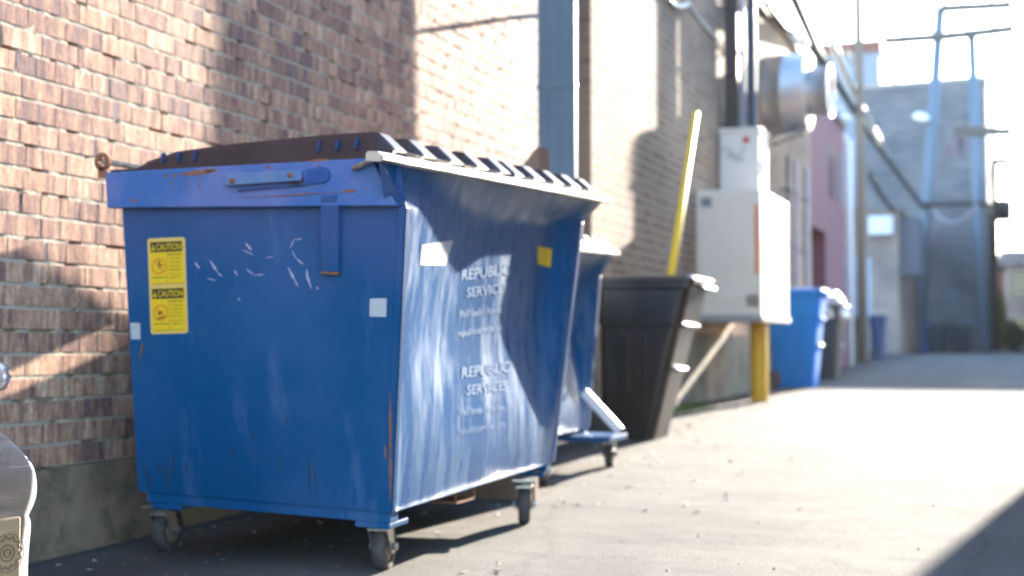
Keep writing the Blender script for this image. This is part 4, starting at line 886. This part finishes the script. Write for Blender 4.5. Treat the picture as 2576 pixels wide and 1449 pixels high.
wire('thin wire from the bowed pole to the right edge of the picture',[(2444,330,40.5),(2600,326,46)],0.030,WIRE,sag=.1)
# ------------------------------------------------------------------ foliage in the distance
def bush(name,label,cat,c,rx,rz,n,cols,trunk=True):
    r=thing(name,label,cat,(c[0],c[1],g(c[1])))
    random.seed(hash(label)%1000 if False else len(label))
    b=MB()
    for i in range(n):
        while True:
            q_=Vector((random.uniform(-1,1),random.uniform(-1,1),random.uniform(-1,1)))
            if q_.length<1 and noise.noise(q_*2.2+Vector((len(label),0,0)))>-.12: break
        p=Vector((c[0]+q_.x*rx,c[1]+q_.y*rx,c[2]+q_.z*rz)); s_=random.uniform(.05,.11)
        a=Vector((random.gauss(0,1),random.gauss(0,1),random.gauss(0,1))).normalized(); o=a.orthogonal().normalized()
        b.add([p-a*s_,p+o*s_*.5,p+a*s_,p-o*s_*.5],[(0,1,2,3)],random.randrange(len(cols)))
    b.build('crown',cols,r)
    if trunk: MB().tube([(c[0],c[1],g(c[1])-.05),(c[0]+.05,c[1],c[2]-rz*.3),(c[0]-.05,c[1],c[2]+rz*.4)],[.09,.06,.02],8).build('trunk',WP,r)
Y1_=mat('yellow_leaf',(.42,.38,.04),.6); Y2_=mat('lime_leaf',(.25,.30,.05),.6); G1_=mat('green_leaf',(.07,.11,.04),.6)
p=atY(2510,800,54); bush('yellow_tree','slim yellow-leaved tree between the dark pole and the white house','tree',(p.x,54,p.z),.35,1.1,900,[Y1_,Y2_,Y1_])
p=atY(2548,840,55); bush('shrub','round green shrub at the foot of the white house','shrub',(p.x,55,p.z-.1),.5,.6,900,[G1_,Y2_])
# small leaves and grit along the wall foot
def litter():
    b=MB(); random.seed(21)
    for i in range(900):
        if i<520: x=random.gauss(-2.35,.22); y=random.uniform(9.2,15)
        else: x=random.gauss(-2.3,.45); y=random.uniform(3.4,9)
        x=max(BX+.03,min(x,-1.2)); s_=random.uniform(.006,.02); a=random.uniform(0,6.28); z=g(y)+.003
        t=random.uniform(0,.6)*s_
        b.add([(x+s_*math.cos(a),y+s_*math.sin(a),z+t),(x-s_*.6*math.sin(a),y+s_*.6*math.cos(a),z),(x-s_*math.cos(a),y-s_*math.sin(a),z+t*.5),(x+s_*.6*math.sin(a),y-s_*.6*math.cos(a),z)],[(0,1,2,3)],random.choice((0,0,1,2)) if y>9 else random.choice((0,0,1)))
    tag(b.build('leaf_litter',[mat('dry_leaf',(.22,.11,.05),.8),mat('pale_scrap',(.45,.4,.35),.8),mat('moss',(.08,.14,.03),.9)]),'dry leaves and grit scattered along the foot of the wall','litter',kind='stuff')
    b=MB()
    for i in range(90):
        x=random.uniform(-1.6,.3); y=random.uniform(3.6,13); s_=random.uniform(.003,.008); z=g(y)
        b.add([(x-s_,y-s_,z-.001),(x+s_,y-s_*.7,z-.001),(x+s_*.8,y+s_,z-.001),(x-s_*.9,y+s_,z-.001),(x,y,z+s_*.9)],[(0,1,4),(1,2,4),(2,3,4),(3,0,4)])
    tag(b.build('gravel',mat('grit',(.13,.12,.11),.8)),'loose grit scattered over the sunlit asphalt','grit',kind='stuff')
litter()
def moss():
    b=MB(); random.seed(4)
    for i in range(500):
        x=BX+.02+abs(random.gauss(0,.07)); y=random.gauss(11.6,.35); z=g(y); s_=random.uniform(.01,.03)
        b.add([(x,y,z),(x+s_*.4,y+.004,z),(x+random.uniform(-.01,.03),y+random.uniform(-.02,.02),z+s_*1.6)],[(0,1,2)])
    tag(b.build('weeds',mat('moss',())),'low green weeds at the wall foot below the beige cabinet','weeds',kind='stuff')
moss()
# ------------------------------------------------------------------ film-wrapped load at the left edge
def wrapped_load():
    far=Vector((-1.83,2.15,0)); t=Vector((-.225,-.974,0)); nrm=Vector((.974,-.225,0)); 
    def W(a,d,z): p=far+t*a-nrm*d; return Vector((p.x,p.y,z))
    r=thing('wrapped_pallet_load','pallet of brown cartons and sacks in clear stretch film, cut off by the left edge','pallet load',W(.4,.4,0))
    wood=mat('pallet_wood',(.34,.24,.14),.8,noise_amt=.6,nscale=10,stretch=(1,1,6))
    card=mat('kraft_card',(.33,.22,.12),.7,noise_amt=.4,nscale=9,col2=(.27,.175,.095),bump=.0012,bscale=60)
    film=bpy.data.materials.new('stretch_film'); film.use_nodes=True; T=film.node_tree; T.nodes.clear(); N=T.nodes; L=T.links
    out=N.new('ShaderNodeOutputMaterial'); mx=N.new('ShaderNodeMixShader'); tr=N.new('ShaderNodeBsdfTransparent'); gl=N.new('ShaderNodeBsdfGlossy'); gl.inputs['Roughness'].default_value=.16; gl.inputs['Color'].default_value=(.9,.92,.95,1)
    tl=N.new('ShaderNodeBsdfTranslucent'); tl.inputs['Color'].default_value=(.8,.82,.84,1); m2=N.new('ShaderNodeMixShader'); m2.inputs[0].default_value=.25; L.new(gl.outputs[0],m2.inputs[1]); L.new(tl.outputs[0],m2.inputs[2])
    tc=N.new('ShaderNodeTexCoord'); mp=N.new('ShaderNodeMapping'); mp.inputs['Scale'].default_value=(2,2,42); mp.inputs['Rotation'].default_value=(R(9),0,0); ns=N.new('ShaderNodeTexNoise'); ns.inputs['Scale'].default_value=1.4; ns.inputs['Detail'].default_value=5; ns.inputs['Distortion'].default_value=.6
    L.new(tc.outputs['Object'],mp.inputs[0]); L.new(mp.outputs[0],ns.inputs[0]); mr=N.new('ShaderNodeMapRange'); mr.inputs[1].default_value=.47; mr.inputs[2].default_value=.70; mr.inputs[3].default_value=.0; mr.inputs[4].default_value=.42; L.new(ns.outputs['Fac'],mr.inputs[0])
    fr=N.new('ShaderNodeLayerWeight'); fr.inputs[0].default_value=.22; mm=N.new('ShaderNodeMath'); mm.operation='MAXIMUM'; L.new(mr.outputs[0],mm.inputs[0]); L.new(fr.outputs['Fresnel'],mm.inputs[1])
    bp=N.new('ShaderNodeBump'); bp.inputs['Distance'].default_value=.006; L.new(ns.outputs['Fac'],bp.inputs['Height']); L.new(bp.outputs[0],gl.inputs['Normal'])
    m3=N.new('ShaderNodeMath'); m3.operation='MULTIPLY'; m3.inputs[1].default_value=.6; L.new(mm.outputs[0],m3.inputs[0]); L.new(m3.outputs[0],mx.inputs[0]); L.new(tr.outputs[0],mx.inputs[1]); L.new(m2.outputs[0],mx.inputs[2]); L.new(mx.outputs[0],out.inputs[0])
    # timber pallet
    b=MB()
    for k in range(6): b.hexa([W(.02+k*.16,.0,.10),W(.12+k*.16,.0,.10),W(.12+k*.16,.9,.10),W(.02+k*.16,.9,.10),W(.02+k*.16,0,.118),W(.12+k*.16,0,.118),W(.12+k*.16,.9,.118),W(.02+k*.16,.9,.118)])
    for d in (0,.41,.82): b.hexa([W(0,d,.002),W(.95,d,.002),W(.95,d+.08,.002),W(0,d+.08,.002),W(0,d,.0995),W(.95,d,.0995),W(.95,d+.08,.0995),W(0,d+.08,.0995)])
    b.build('pallet',wood,r)
    # carved carton fronts
    b=MB(); b.hexa([W(.012,.012,.119),W(.085,.012,.119),W(.085,.5,.119),W(.012,.5,.119),W(.012,.012,.362),W(.085,.012,.362),W(.085,.5,.362),W(.012,.5,.362)])
    c=W(.044,.0105,.295)
    gear=[]; 
    o=b.build('carton',card,r,bevel=.004)
    gm=MB(); up=Vector((0,0,1))
    def ring(r0,r1,teeth,h):
        n=96; vs=[]
        for i in range(n):
            a=2*math.pi*i/n; k=(1+.10*math.sin(a*teeth)) if teeth else 1
            d=(-t*math.cos(a)+up*math.sin(a)); vs+=[c+d*r0*k+nrm*.0004,c+d*r0*k+nrm*h,c+d*r1*k+nrm*h,c+d*r1*k+nrm*.0004]
        gm.add(vs,[(i*4+j,i*4+j+1,((i+1)%n)*4+j+1,((i+1)%n)*4+j) for i in range(n) for j in range(3)])
    ring(.027,.031,12,.0012); ring(.014,.017,0,.0012); ring(.006,.009,0,.0012); ring(.036,.0372,0,.0008)
    gm.build('embossed_gear',mat('embossed_ink',(.15,.09,.045),.7),o)
    b=MB()
    for k in range(9):
        z0=.125+k*.026; b.tube([W(.10,.02,z0+.012),W(.55,.02,z0+.012)],.0125,10)
    b.hexa([W(.09,.03,.119),W(.55,.03,.119),W(.55,.5,.119),W(.09,.5,.119),W(.09,.03,.36),W(.55,.03,.36),W(.55,.5,.36),W(.09,.5,.36)])
    b.build('ribbed_carton',card,r)
    # sacks above, a domed stack
    def blobm(name,a0,a1,d0,d1,z0,z1,mt,e=2.6,seed=0,par=None,grow=0.,sm=True):
        b=MB(); n1,n2=56,28; vs=[]; ca,cd,cz=(a0+a1)/2,(d0+d1)/2,(z0+z1)/2; ra,rd,rz=(a1-a0)/2+grow,(d1-d0)/2+grow,(z1-z0)/2+grow
        sp=lambda x,p: math.copysign(abs(x)**p,x)
        for j in range(n2+1):
            ph=-math.pi/2+math.pi*j/n2
            for i in range(n1):
                th=2*math.pi*i/n1; cp=sp(math.cos(ph),2/e); x=cp*sp(math.cos(th),2/e); y=cp*sp(math.sin(th),2/e); z=sp(math.sin(ph),2/e)
                k=1+.035*noise.noise(Vector((x*2.3+seed,y*2.3,z*3)))+.012*noise.noise(Vector((x*9,y*9+seed,z*14)))
                vs.append(W(ca+x*ra*k,cd+y*rd*k,cz+z*rz*k))
        b.add(vs,[(j*n1+i,j*n1+(i+1)%n1,(j+1)*n1+(i+1)%n1,(j+1)*n1+i) for j in range(n2) for i in range(n1)])
        return b.build(name,mt,par or r,smooth=sm)
    sack=mat('paper_sack',(.42,.26,.12),.6,noise_amt=.5,nscale=8,col2=(.3,.22,.14))
    blobm('sack',.002,.5,.008,.5,.362,.468,sack,3.2,1)
    blobm('sack',.004,.5,.012,.5,.44,.525,mat('white_sack',(.46,.29,.14),.5,noise_amt=.5,nscale=9,col2=(.33,.2,.1)),2.4,4)
    blobm('sack',.022,.6,.03,.5,.49,.59,mat('white_sack',()),2.2,8)
    blobm('wrapped_roll',.004,.60,.0,.20,.590,.680,mat('silver_sack',(.36,.35,.36),.35,noise_amt=.7,nscale=10,col2=(.42,.33,.22),stretch=(1,1,3)),3.0,2)
    # film shells
    b=MB(); rows=[(.12,.004),(.20,.0),(.29,.001),(.352,-.004),(.362,.004),(.372,-.004),(.40,-.010),(.43,-.010),(.455,-.006),(.48,.004),(.505,.02),(.53,.04),(.555,.062),(.60,.10)]
    vs=[]; K=60
    path=[]
    for i in range(K+1):
        s=i/K
        if s<.45: path.append((.62*(1-s/.45),0.,0))
        elif s<.55: a=(s-.45)/.1*math.pi/2; path.append((.02-.02*math.sin(a)-0*.0,.02-.02*math.cos(a),1))
        else: path.append((0.,.02+.5*(s-.55)/.45,2))
    for z,ins in rows:
        for i,(a,d,_) in enumerate(path):
            w_=.0035*noise.noise(Vector((a*8,d*8,z*60)))
            vs.append(W(a+ins+w_-.004,d+ins+w_-.004,z))
    n=K+1; b.add(vs,[(j*n+i,j*n+i+1,(j+1)*n+i+1,(j+1)*n+i) for j in range(len(rows)-1) for i in range(K)])
    o=b.build('stretch_film',film,r,smooth=True); sb=o.modifiers.new('subsurf','SUBSURF'); sb.levels=2; sb.render_levels=2
    blobm('film_around_roll',.004,.60,.0,.20,.590,.680,film,3.0,2,grow=.003)
wrapped_load()

# ------------------------------------------------------------------ air in the alley
m=bpy.data.materials.new('air'); m.use_nodes=True; t=m.node_tree; t.nodes.clear()
pv=t.nodes.new('ShaderNodeVolumePrincipled'); pv.inputs['Color'].default_value=(.86,.93,1,1); pv.inputs['Density'].default_value=.0004; pv.inputs['Anisotropy'].default_value=.2
mo=t.nodes.new('ShaderNodeOutputMaterial'); t.links.new(pv.outputs[0],mo.inputs['Volume'])
tag(MB().box((-20,-310,-1.2),(20,120,17)).build('haze',m),kind='stuff')
